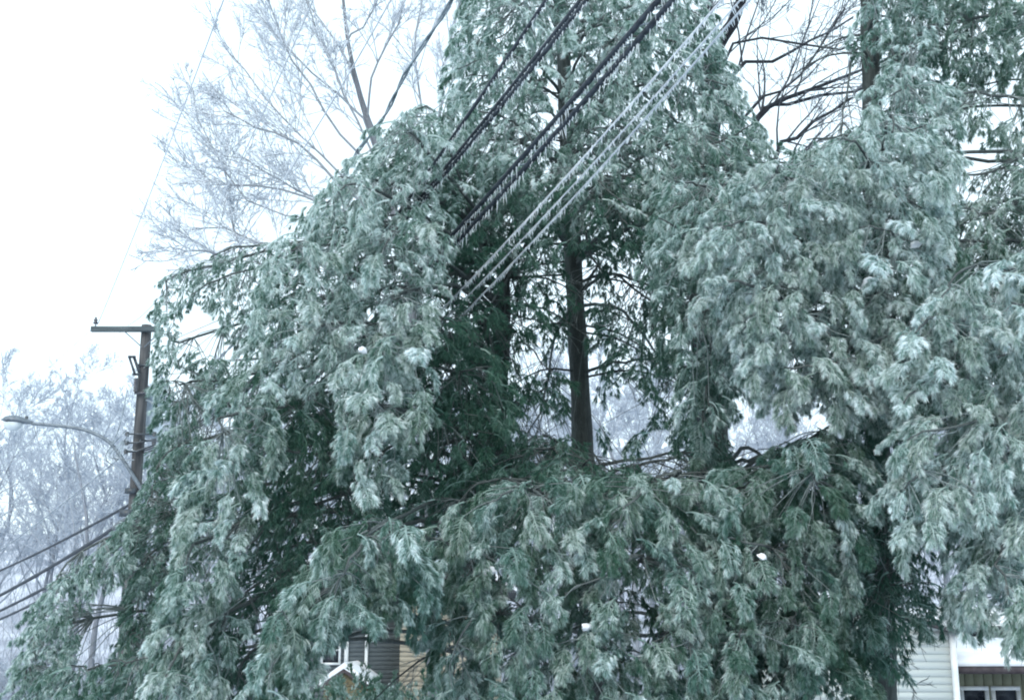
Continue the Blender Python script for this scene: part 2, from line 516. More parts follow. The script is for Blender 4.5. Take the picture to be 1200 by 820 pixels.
# ------------------------------------------------------------------ frosted bare trees
def grow(P, Rd, n, lratio, ang, up, rng, npts=6, t0=0.25, curl=0.16, taper=0.25, rratio=0.5, lens=None):
    """children of parents P (M,N,3), Rd (M,N)"""
    Mn, N, _ = P.shape
    L = np.linalg.norm(np.diff(P, axis=1), axis=2).sum(1)
    idx = np.repeat(np.arange(Mn), n)
    t = rng.uniform(t0, 1.0, len(idx))
    f = t * (N - 1)
    i = np.clip(f.astype(int), 0, N - 2)
    fr = (f - i)[:, None]
    o = P[idx, i] * (1 - fr) + P[idx, i + 1] * fr
    r0 = Rd[idx, i] * (1 - fr[:, 0]) + Rd[idx, i + 1] * fr[:, 0]
    T = P[idx, i + 1] - P[idx, i]
    T /= np.linalg.norm(T, axis=1, keepdims=True) + 1e-9
    rnd = rng.normal(size=(len(idx), 3))
    rnd -= (rnd * T).sum(1, keepdims=True) * T
    rnd /= np.linalg.norm(rnd, axis=1, keepdims=True) + 1e-9
    a = np.radians(rng.normal(ang, 10, len(idx)))[:, None]
    d = T * np.cos(a) + rnd * np.sin(a)
    d[:, 2] += up
    d /= np.linalg.norm(d, axis=1, keepdims=True)
    ln = L[idx] * lratio * (1.15 - 0.65 * t) * rng.uniform(0.7, 1.3, len(idx))
    s = np.linspace(0, 1, npts)
    C = np.zeros((len(idx), npts, 3))
    cur = o.copy(); C[:, 0] = cur
    dd = d.copy()
    for k in range(1, npts):
        dd = dd + rng.normal(0, curl, dd.shape); dd[:, 2] += up * 0.15
        dd /= np.linalg.norm(dd, axis=1, keepdims=True)
        cur = cur + dd * (ln / (npts - 1))[:, None]
        C[:, k] = cur
    rr = np.minimum(r0 * 0.8, np.maximum(r0 * rratio, 0.004))[:, None] * (1 - (1 - taper) * s[None, :])
    return C, rr

def bare_tree_meshes(name, seed, P0, R0, levels, rmin, icelev, mat_):
    """levels: list of (n, lratio, angle, up, npts, sides). returns (limbs mesh, twigs mesh)"""
    r = np.random.default_rng(seed)
    A, B = Geo(), Geo()
    P, Rd = P0, R0
    for p_, r_ in zip(P, Rd):
        A.tubes(p_[None], r_[None], 7, icelev[0])
    for k, (n, lr, ang, up, npts, sides) in enumerate(levels):
        P, Rd = grow(P, Rd, n, lr, ang, up, r, npts)
        Rd = np.maximum(Rd, rmin)
        g = A if k == 0 else B
        g.tubes(P, Rd, sides, icelev[min(k + 1, len(icelev) - 1)])
    return A.mesh(name + '_limbs', mat_, True, True), B.mesh(name + '_twigs', mat_, False, True)

def curve_pts(pts, n):
    """Catmull-Rom through pts"""
    pts = np.asarray(pts, float)
    P = np.concatenate([[2 * pts[0] - pts[1]], pts, [2 * pts[-1] - pts[-2]]])
    m = len(pts) - 1
    t = np.linspace(0, m, n)
    i = np.clip(t.astype(int), 0, m - 1)
    u = (t - i)[:, None]
    a, b, c, d = P[i], P[i + 1], P[i + 2], P[i + 3]
    return 0.5 * ((2 * b) + (-a + c) * u + (2 * a - 5 * b + 4 * c - d) * u * u + (-a + 3 * b - 3 * c + d) * u ** 3)

TREES = []
PX_SPR = []
for v in range(4):
    r = np.random.default_rng(50 + v)
    h = 12.0
    tr = curve_pts([(0, 0, -0.5), (r.normal(0, .2), r.normal(0, .2), h * .35), (r.normal(0, .5), r.normal(0, .5), h * .7), (r.normal(0, .8), r.normal(0, .8), h)], 9)
    rad = np.linspace(0.17, 0.03, 9)
    P0, R0 = tr[None], rad[None]
    TREES.append(bare_tree_meshes('frosted_tree', 60 + v, P0, R0, [(11, .48, 42, .35, 7, 5), (8, .42, 38, .25, 5, 3), (6, .45, 38, .15, 4, 3), (4, .5, 40, .05, 3, 3)], 0.012, (0.35, 0.6, 0.85, 1.0, 1.0), M['frost']))

def place_bare(v, loc, h, rz, label, group=None, name='frosted_tree'):
    o = thing(name, label, 'tree', loc, group)
    o.rotation_euler = (0, 0, rz)
    s = h / 12.0
    o.scale = (s, s, s)
    for nm, me in zip(('trunk', 'crown'), TREES[v]):
        c = bpy.data.objects.new(nm, me)
        col.objects.link(c)
        c.parent = o
    return o

r = np.random.default_rng(5)
cnt = 0
for row, (Yr, n, x0, x1, h0, h1) in enumerate([(52, 14, -30, 26, 11, 14.5), (60, 20, -36, 34, 11, 15), (74, 26, -46, 44, 11, 15), (92, 28, -54, 54, 11, 15), (112, 30, -64, 64, 11, 15), (134, 32, -74, 74, 11, 15)]):
    for k in range(n):
        x = x0 + (k + 0.5 + r.uniform(-.4, .4)) * (x1 - x0) / n
        y = Yr + r.uniform(-5, 5)
        place_bare(int(r.integers(4)), (x, y, float(ground_z(x, y))), r.uniform(h0, h1), r.uniform(0, 6.28), 'pale frosted bare tree in the woods beyond the houses', 'frosted bare trees of the woods behind')
        cnt += 1
# low brush under the woods
Bm = []
for v in range(2):
    rb = np.random.default_rng(90 + v)
    P0 = np.array([curve_pts([(0, 0, -.1), (rb.normal(0, .3), rb.normal(0, .3), .9), (rb.normal(0, .7), rb.normal(0, .7), 2.2)], 5) + np.array([rb.normal(0, .4), rb.normal(0, .4), 0]) for _ in range(9)])
    R0 = np.tile(np.linspace(.025, .01, 5), (9, 1))
    Bm.append(bare_tree_meshes('bush', 95 + v, P0, R0, [(7, .5, 35, .25, 4, 3), (6, .5, 38, .1, 3, 3), (4, .5, 40, 0, 3, 3)], 0.008, (0.4, 0.7, 0.95, 1.0), M['frost']))
for k in range(46):
    y = r.uniform(46, 66); x = r.uniform(-.46, .46) * y
    o = thing('frosted_bush', 'frosted leafless bush at the foot of the woods', 'bush', (x, y, float(ground_z(x, y))), 'frosted bushes below the woods')
    s = r.uniform(1.0, 1.9); o.scale = (s, s, s * .9); o.rotation_euler = (0, 0, r.uniform(0, 6.28))
    for nm, me in zip(('stems', 'twigs'), Bm[k % 2]):
        c = bpy.data.objects.new(nm, me); col.objects.link(c); c.parent = o

def undergrowth():
    r = np.random.default_rng(77)
    n = 9500
    y = 48 + 80 * r.random(n) ** 1.3; x = r.uniform(-.5, .5, n) * y
    z = ground_z(x, y)
    h = r.uniform(1.0, 4.2, n)
    d = r.normal(0, .28, (n, 2))
    P = np.zeros((n, 4, 3))
    for k in range(4):
        t = k / 3
        P[:, k, 0] = x + d[:, 0] * h * t ** 1.4 + r.normal(0, .04, n); P[:, k, 1] = y + d[:, 1] * h * t ** 1.4; P[:, k, 2] = z - .1 + h * t * (1 - .12 * t)
    A = Geo()
    Rd = np.array([.02, .017, .014, .010])[None] * r.uniform(.8, 1.3, n)[:, None]
    A.tubes(P[:1500], Rd[:1500], 3, .45)
    C, rr = grow(P[:1500], Rd[:1500], 7, .45, 38, .2, r, 3)
    A.tubes(C, np.maximum(rr, .011), 3, .9)
    A.tubes(P[1500:], Rd[1500:], 3, r.uniform(.3, 1.0, n - 1500))
    tag(A.obj('undergrowth', M['frost'], None, False, True), 'dense frosted saplings and brush filling the wooded hillside', 'undergrowth', kind='stuff')
undergrowth()

# big pale tree behind the left shoulder of the pines: its limbs follow the photograph
def custom_bare(name, label, Y, trunk_px, rad, limbs, levels, rmin, ice, seed, dY=1.5, mt='palefrost', lf=.45):
    rr = np.random.default_rng(seed)
    base = at(*trunk_px[0], Y); base[2] = float(ground_z(base[0], Y)) - 0.3
    tp = [base] + [at(a, b, Y) for a, b in trunk_px[1:]]
    T = curve_pts(tp, 14)
    H = thing(name, label, 'tree', base)
    G = Geo(); G.tubes(T, np.linspace(rad[0], rad[1], 14), 8, ice[0]); G.obj('trunk', M[mt], H, True, True)
    for k, (pts, r0) in enumerate(limbs):
        n_ = len(pts)
        dy = rr.uniform(-dY, dY)
        L = [at(a, b, Y + dy * (i / max(1, n_ - 1))) for i, (a, b) in enumerate(pts)]
        j = np.argmin(np.linalg.norm(T - L[0], axis=1)); L[0] = T[j]
        C = curve_pts(L, 9); r0 = r0 * lf
        C[1:-1] += rr.normal(0, .03, (7, 3))
        A = Geo(); A.tubes(C, np.linspace(r0, 0.014, 9), 6, ice[1]); lb = A.obj('limb', M[mt], H, True, True)
        P, Rd = C[None], np.linspace(r0, 0.014, 9)[None]
        B = Geo()
        for q_, (n, lr, ang, up, npts, sides) in enumerate(levels):
            P, Rd = grow(P, Rd, n, lr, ang, up, rr, npts, t0=0.3 if q_ == 0 else .2)
            Rd = np.maximum(Rd, rmin)
            B.tubes(P, Rd, sides, ice[min(q_ + 2, len(ice) - 1)])
        tw = B.obj('twigs', M[mt], None, False, True); tw.parent = lb; tag(tw, kind='stuff')
    return H

custom_bare('bare_tree', 'large pale ice coated bare tree rising behind the left side of the pines', 24.0,
    [(520, 760), (490, 420), (448, 195), (424, 120), (405, 30), (395, -120)], (0.13, 0.012),
    [([(448, 195), (425, 140), (395, 110), (335, 55), (310, 20)], .07),
     ([(455, 215), (400, 160), (365, 100), (330, 40), (300, -30)], .06),
     ([(462, 250), (395, 215), (350, 170), (300, 150), (262, 130)], .075),
     ([(470, 290), (390, 245), (330, 222), (275, 215), (225, 213)], .07),
     ([(478, 340), (350, 300), (300, 285), (262, 268), (215, 270)], .06),
     ([(480, 360), (330, 320), (280, 290), (270, 245), (262, 195)], .05),
     ([(480, 370), (300, 330), (260, 300), (235, 295), (205, 300)], .05),
     ([(435, 150), (440, 80), (470, 20), (480, -60)], .06),
     ([(424, 120), (400, 60), (360, 0), (340, -60)], .06),
     ([(455, 220), (490, 130), (488, 60), (500, -30)], .08),
     ([(455, 220), (510, 140), (520, 80), (540, 0)], .06),
     ([(410, 60), (440, 10), (450, -50)], .05),
     ([(448, 195), (425, 150), (385, 70), (350, -20)], .06),
     ([(460, 240), (385, 190), (325, 130), (262, 55)], .06),
     ([(465, 260), (360, 230), (300, 195), (245, 170)], .05),
     ([(470, 290), (300, 240), (250, 175), (228, 120)], .04)],
    [(14, .36, 32, .22, 6, 4), (8, .40, 34, .12, 4, 3), (4, .45, 36, .05, 3, 3)], 0.0088, (0.15, 0.32, 0.5, 0.75, 1.0), 31)
custom_bare('bare_tree', 'dark limbed bare tree arching behind the gap between the two pine crowns', 19.0,
    [(815, 760), (822, 420), (832, 130), (838, 60), (862, 20), (885, -60)], (0.20, 0.07),
    [([(822, 300), (878, 150), (905, 128), (950, 105), (1015, 82), (1060, 60)], .06),
     ([(822, 300), (885, 145), (925, 122), (1000, 104), (1060, 90)], .05),
     ([(820, 340), (850, 100), (900, 72), (950, 50), (1000, 20)], .045),
     ([(820, 340), (872, 140), (915, 108), (960, 60), (990, 10)], .03),
     ([(820, 420), (900, 195), (935, 160), (975, 130), (1010, 112)], .05),
     ([(820, 420), (915, 200), (960, 180), (1000, 165)], .045),
     ([(832, 130), (826, 60), (832, 0), (835, -60)], .045),
     ([(842, 50), (835, 10), (850, -50)], .035),
     ([(820, 340), (842, 90), (890, 48), (985, 58), (1010, 40)], .03)],
    [(9, .32, 35, .18, 5, 4), (5, .42, 38, .1, 4, 3), (3, .5, 38, .05, 3, 3)], 0.005, (0.0, 0.03, 0.12, 0.4, 0.5), 37, 1.0, 'darkbark', 1.0)

# ------------------------------------------------------------------ pine sprays
def make_spray(seed, ntuft=15, nneed=66, droop=1.0, lod=1):
    """a hanging ice laden twig with its tufts of needles; origin at the twig's root, +X is outward.
    returns (V,F,top) for needles and (V,F) for twigs"""
    r = np.random.default_rng(seed)
    # main twig
    L = 0.44
    n = 8
    s = np.linspace(0, 1, n)
    th = np.radians(5 - (95 * droop) * s ** 0.8 * r.uniform(.8, 1.1))
    step = L / (n - 1)
    P = np.zeros((n, 3))
    for k in range(1, n):
        P[k] = P[k - 1] + step * np.array([math.cos(th[k]), r.normal(0, .12), math.sin(th[k])])
    tw = Geo()
    tw.tubes(P, np.linspace(.011, .006, n), 4, 0.6)
    roots, axes, sc_ = [], [], []
    for k in range(ntuft):
        t = 0.12 + 0.88 * (k + r.uniform(0, .8)) / ntuft
        t = min(t, 1.0)
        f = t * (n - 1); i = min(int(f), n - 2); fr = f - i
        b = P[i] * (1 - fr) + P[i + 1] * fr
        T = P[i + 1] - P[i]; T /= np.linalg.norm(T)
        side = (-1) ** k
        if k >= ntuft - 1:
            d = T.copy(); ln = 0.02
        else:
            d = T * r.uniform(.3, .8) + np.array([0, side * r.uniform(.5, 1.1), 0]) + np.array([r.uniform(-.1, .4), 0, r.uniform(-.5, .25)])
            ln = r.uniform(.07, .19) * (1.15 - .5 * t)
        d /= np.linalg.norm(d)
        e = b + d * ln * .6
        d2 = d + np.array([0, 0, -.6]); d2 /= np.linalg.norm(d2)
        e2 = e + d2 * ln * .4
        tw.tubes(np.array([b, e, e2]), np.array([.005, .0045, .004]), 3, 0.6)
        roots.append(e2); axes.append(d2 + np.array([0, 0, -.3 * droop])); sc_.append(r.uniform(.8, 1.2))
    V, top = [], []
    for o, ax, s_ in zip(roots, axes, sc_):
        ax = ax / np.linalg.norm(ax)
        # frame
        u = np.cross(ax, [0, 0, 1.0]); u /= np.linalg.norm(u) + 1e-9
        v = np.cross(ax, u)
        m = nneed
        # fan: wide across u, thinner across v; needles welded in small locks
        lock = r.integers(0, 9, m)
        la = r.uniform(0, 2 * math.pi, 9); lr = r.uniform(0.15, 1.05, 9)
        ph = la[lock] + r.normal(0, .5, m)
        rr = np.clip(lr[lock] + r.normal(0, .13, m), 0.02, 1.25)
        sp = np.radians(64) * rr
        dr = (ax[None] * np.cos(sp)[:, None] + (u[None] * np.cos(ph)[:, None] + v[None] * (.75 * np.sin(ph))[:, None]) * np.sin(sp)[:, None])
        dr /= np.linalg.norm(dr, axis=1, keepdims=True)
        ln = r.uniform(.06, .10, m) * s_ * (.78 if lod else .92)
        st = o[None] - ax[None] * r.uniform(0, .05, m)[:, None]
        g = np.array([0, 0, -1.0])
        mid = st + dr * (ln * .5)[:, None] + g * (.006 * droop)
        end = mid + dr * (ln * .5)[:, None] + g[None] * (ln * .5 * r.uniform(.25, .85, m))[:, None] * droop
        wv = np.cross(dr, r.normal(size=(m, 3))); wv /= np.linalg.norm(wv, axis=1, keepdims=True) + 1e-9
        wd = r.uniform(.0019, .0034, m)[:, None] * (1.75 if lod == 0 else 1)
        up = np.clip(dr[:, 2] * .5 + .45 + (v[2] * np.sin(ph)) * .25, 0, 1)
        tj = r.uniform(-.3, .3)
        if lod == 0:
            V.append(np.stack([st - wv * wd * 1.2, st + wv * wd * 1.2, end], 1).reshape(-1, 3))
            top.append((up + tj)[:, None].repeat(3, 1).ravel() + np.tile([-.16, -.16, .2], m))  # darker roots, paler tips: tip ice and painted edge light in one value
        else:
            V.append(np.stack([st - wv * wd * .8, st + wv * wd * .8, mid + wv * wd, mid - wv * wd, end + wv * wd * .4], 1).reshape(-1, 3))
            top.append((up + tj)[:, None].repeat(5, 1).ravel() + np.tile([-.26, -.26, 0, 0, .28], m))  # extra tip ice also paints the light the tip edges catch
    V = np.concatenate(V); top = np.concatenate(top)
    if lod == 0:
        m = len(V) // 3
        F = [np.arange(m * 3).reshape(m, 3)]
    else:
        m = len(V) // 5
        b = np.arange(m)[:, None] * 5
        F = [b + np.array([[3, 2, 4]]), b + np.array([[0, 1, 2, 3]])]
    return V, F, top, tw

NV = 20
LEV = [0.08, 0.28, 0.48, 0.66, 0.84]
SPR, LOW = [], []
for v in range(NV):
    dr = 1.18 if v < 6 else 1.0 if v < 14 else 0.6
    V, F, top, tw = make_spray(100 + v, ntuft=24 + v % 5, nneed=54, droop=dr)
    tV = np.concatenate(tw.V); tF = np.concatenate(tw.F4)
    rowm = []
    for L in LEV:
        ice = np.clip(L + (top - .5) * (.35 + .5 * L), 0, 1)  # carries the painted tip light along with the ice
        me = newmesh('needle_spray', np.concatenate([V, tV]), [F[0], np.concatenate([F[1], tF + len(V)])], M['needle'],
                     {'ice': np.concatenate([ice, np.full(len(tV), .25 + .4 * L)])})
        rowm.append(me)
    SPR.append(rowm)
    tV = tV[:32:2]; tF = np.concatenate([[[a_, a_ + 1, a_ + 3, a_ + 2]] for a_ in range(0, 14, 2)])
    V0, F0, top0, _ = make_spray(100 + v, ntuft=13 + v % 2, droop=dr, lod=0, nneed=25)
    LOW.append((V0, F0[0], top0, tV, tF))

# ------------------------------------------------------------------ pines
def inside(poly, x, y):
    c = False
    n = len(poly)
    for i in range(n):
        x1, y1 = poly[i]; x2, y2 = poly[(i + 1) % n]
        if (y1 > y) != (y2 > y) and x < (x2 - x1) * (y - y1) / (y2 - y1) + x1:
            c = not c
    return c

# places where the sky or the woods show through: (px, py, rx, ry)
GAPS = [(238, 396, 17, 14), (262, 418, 8, 8), (222, 455, 9, 12), (252, 502, 12, 8), (268, 520, 5, 10),
        (655, 120, 10, 50), (682, 420, 14, 100), (625, 430, 16, 16), (600, 345, 8, 8),
        (735, 345, 16, 8), (750, 320, 8, 8), (735, 490, 16, 24), (780, 550, 24, 16), (878, 515, 24, 40), (640, 500, 26, 10), (715, 540, 20, 10),
        (745, 700, 12, 10), (765, 752, 8, 8), (122, 742, 20, 32), (1108, 668, 18, 22), (1110, 725, 16, 10),
        (446, 777, 58, 32), (1142, 190, 22, 14), (1140, 232, 20, 8), (1180, 128, 14, 14), (1120, 175, 8, 6), (1132, 778, 40, 38),
        (1080, 775, 22, 26), (893, 806, 8, 10), (960, 125, 50, 50), (1100, 100, 8, 6), (790, 470, 6, 20)]

def sample(poly, spacing, r, tries=14, usegap=True):
    xs = [p_[0] for p_ in poly]; ys = [p_[1] for p_ in poly]
    area = (max(xs) - min(xs)) * (max(ys) - min(ys))
    pts = []
    grid = {}
    N = int(area / spacing ** 2 * tries)
    for _ in range(N):
        x, y = r.uniform(min(xs), max(xs)), r.uniform(min(ys), max(ys))
        if not inside(poly, x, y): continue
        if usegap and any(((x - a) / (c + 14)) ** 2 + ((y - b) / (d + 14)) ** 2 < 1 for a, b, c, d in GAPS): continue
        gk = (int(x // spacing), int(y // spacing))
        ok = True
        for i in (-1, 0, 1):
            for j in (-1, 0, 1):
                for q_ in grid.get((gk[0] + i, gk[1] + j), ()):
                    if (q_[0] - x) ** 2 + (q_[1] - y) ** 2 < spacing ** 2: ok = False; break
                if not ok: break
            if not ok: break
        if ok:
            grid.setdefault(gk, []).append((x, y)); pts.append((x, y))
    return pts

def kmeans(X, k, r):
    C = X[r.choice(len(X), k, replace=False)]
    for _ in range(12):
        d = ((X[:, None] - C[None]) ** 2).sum(2)
        l = d.argmin(1)
        for j in range(k):
            if (l == j).any(): C[j] = X[l == j].mean(0)
    return l

def pine(name, label, trunk_px, Yt, rad, regions, seed, ncl=26, trunk_ice=0.07, stubs=0):
    """trunk_px list of (px,py) from low to high; regions list of dict(poly,Y,sp,ice,layers)"""
    r = np.random.default_rng(seed)
    pts = [at(a, b, Yt) for a, b in trunk_px]
    base = pts[0].copy(); dv = pts[0] - pts[1]
    gz = float(ground_z(base[0], Yt)) - 0.3
    base = pts[0] + dv * ((gz - pts[0][2]) / dv[2]) if abs(dv[2]) > 1e-6 else pts[0]
    T = curve_pts([base] + pts, 40)
    trad = np.interp(np.linspace(0, 1, 40), [0, 1], rad)
    H = thing(name, label, 'pine tree', base)
    G = Geo(); G.tubes(T, trad * (1 + .06 * np.sin(np.arange(40) * 1.7)), 12, trunk_ice); G.obj('trunk', M['bark'], H, True, True)
    def trunk_at(z):
        z = min(max(z, T[2, 2]), T[-1, 2])
        return np.array([np.interp(z, T[:, 2], T[:, 0]), np.interp(z, T[:, 2], T[:, 1]), z])
    allspr = []          # (dist, pos, rz, tilt, scale, ice, bough)
    for rg in regions:
        C, ice = [], []
        Y0, Y1 = rg['Y']
        for lay in range(rg.get('layers', 2)):
            sp = rg['sp'] * .50 * (1 + .12 * lay)
            for (x, y) in sample(rg['poly'], sp, r):
                f = (lay + r.uniform(0, 1)) / rg.get('layers', 2)
                Y = Y0 + (Y1 - Y0) * f
                off = 0.15 * FPX / Y
                C.append(at(x, y - off, Y))
                ice.append(rg['ice'] * (1 - .45 * f) + r.normal(0, .11))
        if not C: continue
        C = np.array(C); ice = np.array(ice)
        k = max(1, len(C) // rg.get('ncl', ncl))
        X = C * np.array([1, 1, 1.5])
        lab = kmeans(X, k, r)
        for j in range(k):
            S = C[lab == j]; I = ice[lab == j]
            if not len(S): continue
            cen = S.mean(0)
            hd = np.hypot(*(cen[:2] - trunk_at(cen[2])[:2]))
            arch = rg.get('arch', .6)
            zt = S[:, 2].max() + (r.uniform(-.25, .35) + 0.04 * hd) * (1 if arch else 0) - (0 if arch else .12)
            A = trunk_at(zt)
            dirv = cen - A; dirv[2] = 0; dn = np.linalg.norm(dirv); dirv /= dn + 1e-6
            tt = ((S - A) @ dirv)
            far = S[np.argmax(tt)]
            near_t = max(0.15, np.quantile(tt, .1))
            top = S[:, 2].max()
            p1 = A + dirv * min(near_t, .45 * dn) + np.array([0, 0, (.10 + .05 * dn) * arch])
            p2 = cen * .7 + np.array([S[:, 0].mean(), S[:, 1].mean(), 0]) * 0 + np.array([cen[0], cen[1], 0]) * .3
            fz = np.polyfit(tt, S[:, 2], 1) if len(S) > 3 else [0, cen[2]]
            tc = float((cen - A) @ dirv)
            p2[2] = min(top - .02, np.polyval(fz, tc) + .12 + .6 * np.std(S[:, 2] - np.polyval(fz, tt)))
            if 'ncl' in rg: A = trunk_at(max(np.polyval(fz, 0) * .35 + zt * .65, p2[2] + .1)); p1 = A * .5 + p2 * .5 + np.array([0, 0, .12])
            p3 = far + np.array([0, 0, .02])
            ctrl = [A, p1, p2]
            if np.linalg.norm(p3 - p2) > .15: ctrl.append(p3)
            Bc = curve_pts(ctrl, 16)
            Bc[1:-1] += r.normal(0, .012, (14, 3))
            L = np.linalg.norm(np.diff(Bc, axis=0), axis=1).sum()
            r0 = min(.028, .010 + .0055 * L)
            B = Geo()
            B.tubes(Bc, np.linspace(r0, .006, 16), 6, .15)
            P3 = []; bi = []
            recs = []
            for c, ic in zip(S, I):
                dd = np.linalg.norm(Bc[3:] - c, axis=1) + np.where(Bc[3:, 2] < c[2] - .05, .3, 0)
                i = 3 + int(np.argmin(dd)) 
                i = max(1, i - 1)
                a = Bc[i]
                mid = (a + c) / 2 + np.array([0, 0, .06 * np.linalg.norm(c - a)]) + r.normal(0, .02, 3)
                bi.append(float(np.clip(.08 + .5 * ic, 0, .6)))
                P3.append([a, a * .5 + mid * .5 + [0, 0, .01], mid, mid * .45 + c * .55, c])
                o = c - a
                out_ = c - trunk_at(c[2])
                o[2] = 0; out_[2] = 0
                d = o / (np.linalg.norm(o) + .15) + .8 * out_ / (np.linalg.norm(out_) + .1)
                rz = math.atan2(d[1], d[0]) + r.normal(0, .6)
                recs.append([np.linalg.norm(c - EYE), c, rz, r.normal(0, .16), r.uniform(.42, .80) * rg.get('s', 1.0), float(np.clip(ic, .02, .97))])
            B.tubes(np.array(P3), np.linspace(.0055, .0035, 5)[None].repeat(len(P3), 0), 4, np.array(bi))
            bo = B.obj('bough', M['bark'], H, False, True)
            for q_ in recs: allspr.append(q_ + [bo])
    # short dead branches along the trunk
    for _ in range(stubs):
        z = r.uniform(T[6, 2], T[-6, 2]); a = trunk_at(z); an = r.uniform(0, 6.28); ln = r.uniform(.5, 1.7)
        d = np.array([math.cos(an), math.sin(an), r.uniform(-.35, .05)])
        C_ = curve_pts([a, a + d * ln * .5 + [0, 0, .05], a + d * ln + [0, 0, -.15 * ln]], 7)[None]
        Rr = np.linspace(.016, .005, 7)[None]
        B = Geo(); B.tubes(C_, Rr, 4, .1)
        P_, R_ = grow(C_, Rr, 7, .4, 40, -.05, r, 4)
        B.tubes(P_, np.maximum(R_, .003), 3, .25)
        P_, R_ = grow(P_, R_, 4, .5, 40, -.05, r, 3)
        B.tubes(P_, np.maximum(R_, .0025), 3, .4)
        B.obj('dead_branch', M['bark'], H, False, True)
    keep = []
    for q_ in allspr:
        Qv = q_[1] - EYE
        dp = Qv[1] * CP + Qv[2] * SP
        qx = 600 + FPX * Qv[0] / dp; qy = 410 - FPX * (-Qv[1] * SP + Qv[2] * CP) / dp
        if (-40 < qx < 1240 and -70 < qy < 850) or r.random() < .35: keep.append(q_)
    allspr = keep
    PX_SPR.extend(q_[1] for q_ in allspr)
    allspr.sort(key=lambda q_: q_[0])
    Hl = np.array(H.location)
    for q_ in allspr[:300]:
        _, c, rz, tilt, s, ic, bo = q_
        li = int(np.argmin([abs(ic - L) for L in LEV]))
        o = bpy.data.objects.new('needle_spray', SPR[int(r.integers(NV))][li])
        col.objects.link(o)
        o.parent = bo
        o.location = c              # the bough's own frame is the world frame: its offset cancels the tree's
        o.rotation_euler = (tilt, r.normal(0, .12), rz)
        o.scale = (s * .95, s * .95 * (1 if r.random() < .5 else -1), s * 1.03)
    rest = allspr[300:]
    if rest:
        Vs, Fs, As, n0 = [], [], [], 0
        F4 = []
        for q_ in rest:
            _, c, rz, tilt, s, ic, bo = q_
            V0, F0, top0, tV, tF = LOW[int(r.integers(NV))]
            ca, sa = math.cos(rz), math.sin(rz); ct, st = math.cos(tilt), math.sin(tilt)
            Rm = np.array([[ca, -sa, 0], [sa, ca, 0], [0, 0, 1]]) @ np.array([[1, 0, 0], [0, ct, -st], [0, st, ct]])
            Vs.append((V0 * s) @ Rm.T + c); Fs.append(F0 + n0)
            As.append(np.clip(ic + (top0 - .5) * (.35 + .5 * ic), 0, 1)); n0 += len(V0)
            Vs.append((tV * s) @ Rm.T + c); F4.append(tF + n0)
            As.append(np.full(len(tV), .25 + .4 * ic)); n0 += len(tV)
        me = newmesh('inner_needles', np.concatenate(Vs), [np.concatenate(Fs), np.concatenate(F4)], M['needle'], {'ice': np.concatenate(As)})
        o = bpy.data.objects.new('inner_needles', me); col.objects.link(o); o.parent = H; o.location = -H.location
        tag(o, kind='stuff')
    print(name, 'sprays', len(allspr))
    return H

def rg(poly, Y, sp, ice, layers=2, s=1.0, **kw):
    return dict(poly=poly, Y=Y, sp=sp, ice=ice, layers=layers, s=s, **kw)

# left pine: its boughs sweep far to the left and hang as curtains

pine('pine_tree', 'left pine whose iced boughs hang in long curtains beside the utility pole',
     [(556, 820), (573, 620), (588, 400), (590, 340), (592, 300)], 14.0, (.15, .06), [
    rg([(520, 150), (480, 150), (425, 195), (365, 262), (325, 320), (300, 400), (310, 450), (380, 480), (470, 470), (520, 380), (515, 300), (500, 230)], (10.2, 11.8), 31, .97, 3),
    rg([(420, 430), (490, 400), (500, 480), (480, 560), (430, 590), (405, 540)], (9.6, 10.6), 34, .85, 2),
    rg([(545, 130), (500, 140), (440, 190), (400, 240), (440, 300), (540, 260)], (11.6, 12.6), 30, .85, 2, 1.0),
    rg([(500, 170), (430, 215), (370, 285), (320, 350), (310, 480), (400, 520), (560, 500), (580, 330), (540, 250)], (12.0, 13.4), 38, .15, 2, 1.3),
    rg([(195, 338), (250, 315), (335, 298), (325, 350), (285, 420), (262, 470), (240, 540), (205, 560), (194, 500), (190, 400)], (12.2, 13.4), 22, .8, 2, .85),
    rg([(190, 540), (240, 540), (232, 620), (215, 700), (190, 800), (150, 830), (150, 760), (164, 660), (178, 580)], (12.0, 13.2), 21, .55, 3, .85, ncl=40),
    rg([(198, 440), (285, 430), (290, 560), (205, 570)], (12.0, 13.2), 24, .62, 2, .9, ncl=40),
    rg([(262, 470), (310, 460), (330, 520), (300, 600), (270, 700), (260, 850), (190, 850), (200, 740), (228, 640), (245, 560)], (9.8, 11.4), 32, .8, 3),
    rg([(310, 470), (400, 500), (440, 600), (400, 700), (340, 790), (320, 850), (250, 850), (265, 700), (300, 600)], (10.6, 12.0), 32, .28, 3),
    rg([(300, 480), (420, 520), (500, 440), (560, 380), (600, 520), (620, 570), (560, 620), (480, 660), (440, 730), (380, 740), (320, 640)], (12.0, 13.8), 36, .08, 2, 1.2),
    rg([(480, 400), (560, 370), (600, 500), (560, 590), (480, 580), (470, 480)], (10.8, 12.0), 34, .22, 2),
    rg([(545, 300), (660, 320), (665, 430), (640, 560), (590, 600), (545, 480)], (13.0, 15.0), 36, .15, 2, 1.2),
    rg([(42, 735), (75, 690), (130, 650), (165, 612), (168, 660), (135, 692), (95, 732), (95, 830), (22, 850)], (11.6, 12.8), 20, .75, 3, .8, ncl=75),
    rg([(80, 800), (180, 780), (330, 790), (330, 850), (80, 850)], (11.2, 12.4), 32, .5, 2),
    rg([(400, 640), (470, 625), (500, 680), (490, 720), (430, 738), (385, 760), (350, 840), (300, 840), (335, 730)], (8.6, 9.6), 32, .62, 2),
    ], 11, stubs=16)

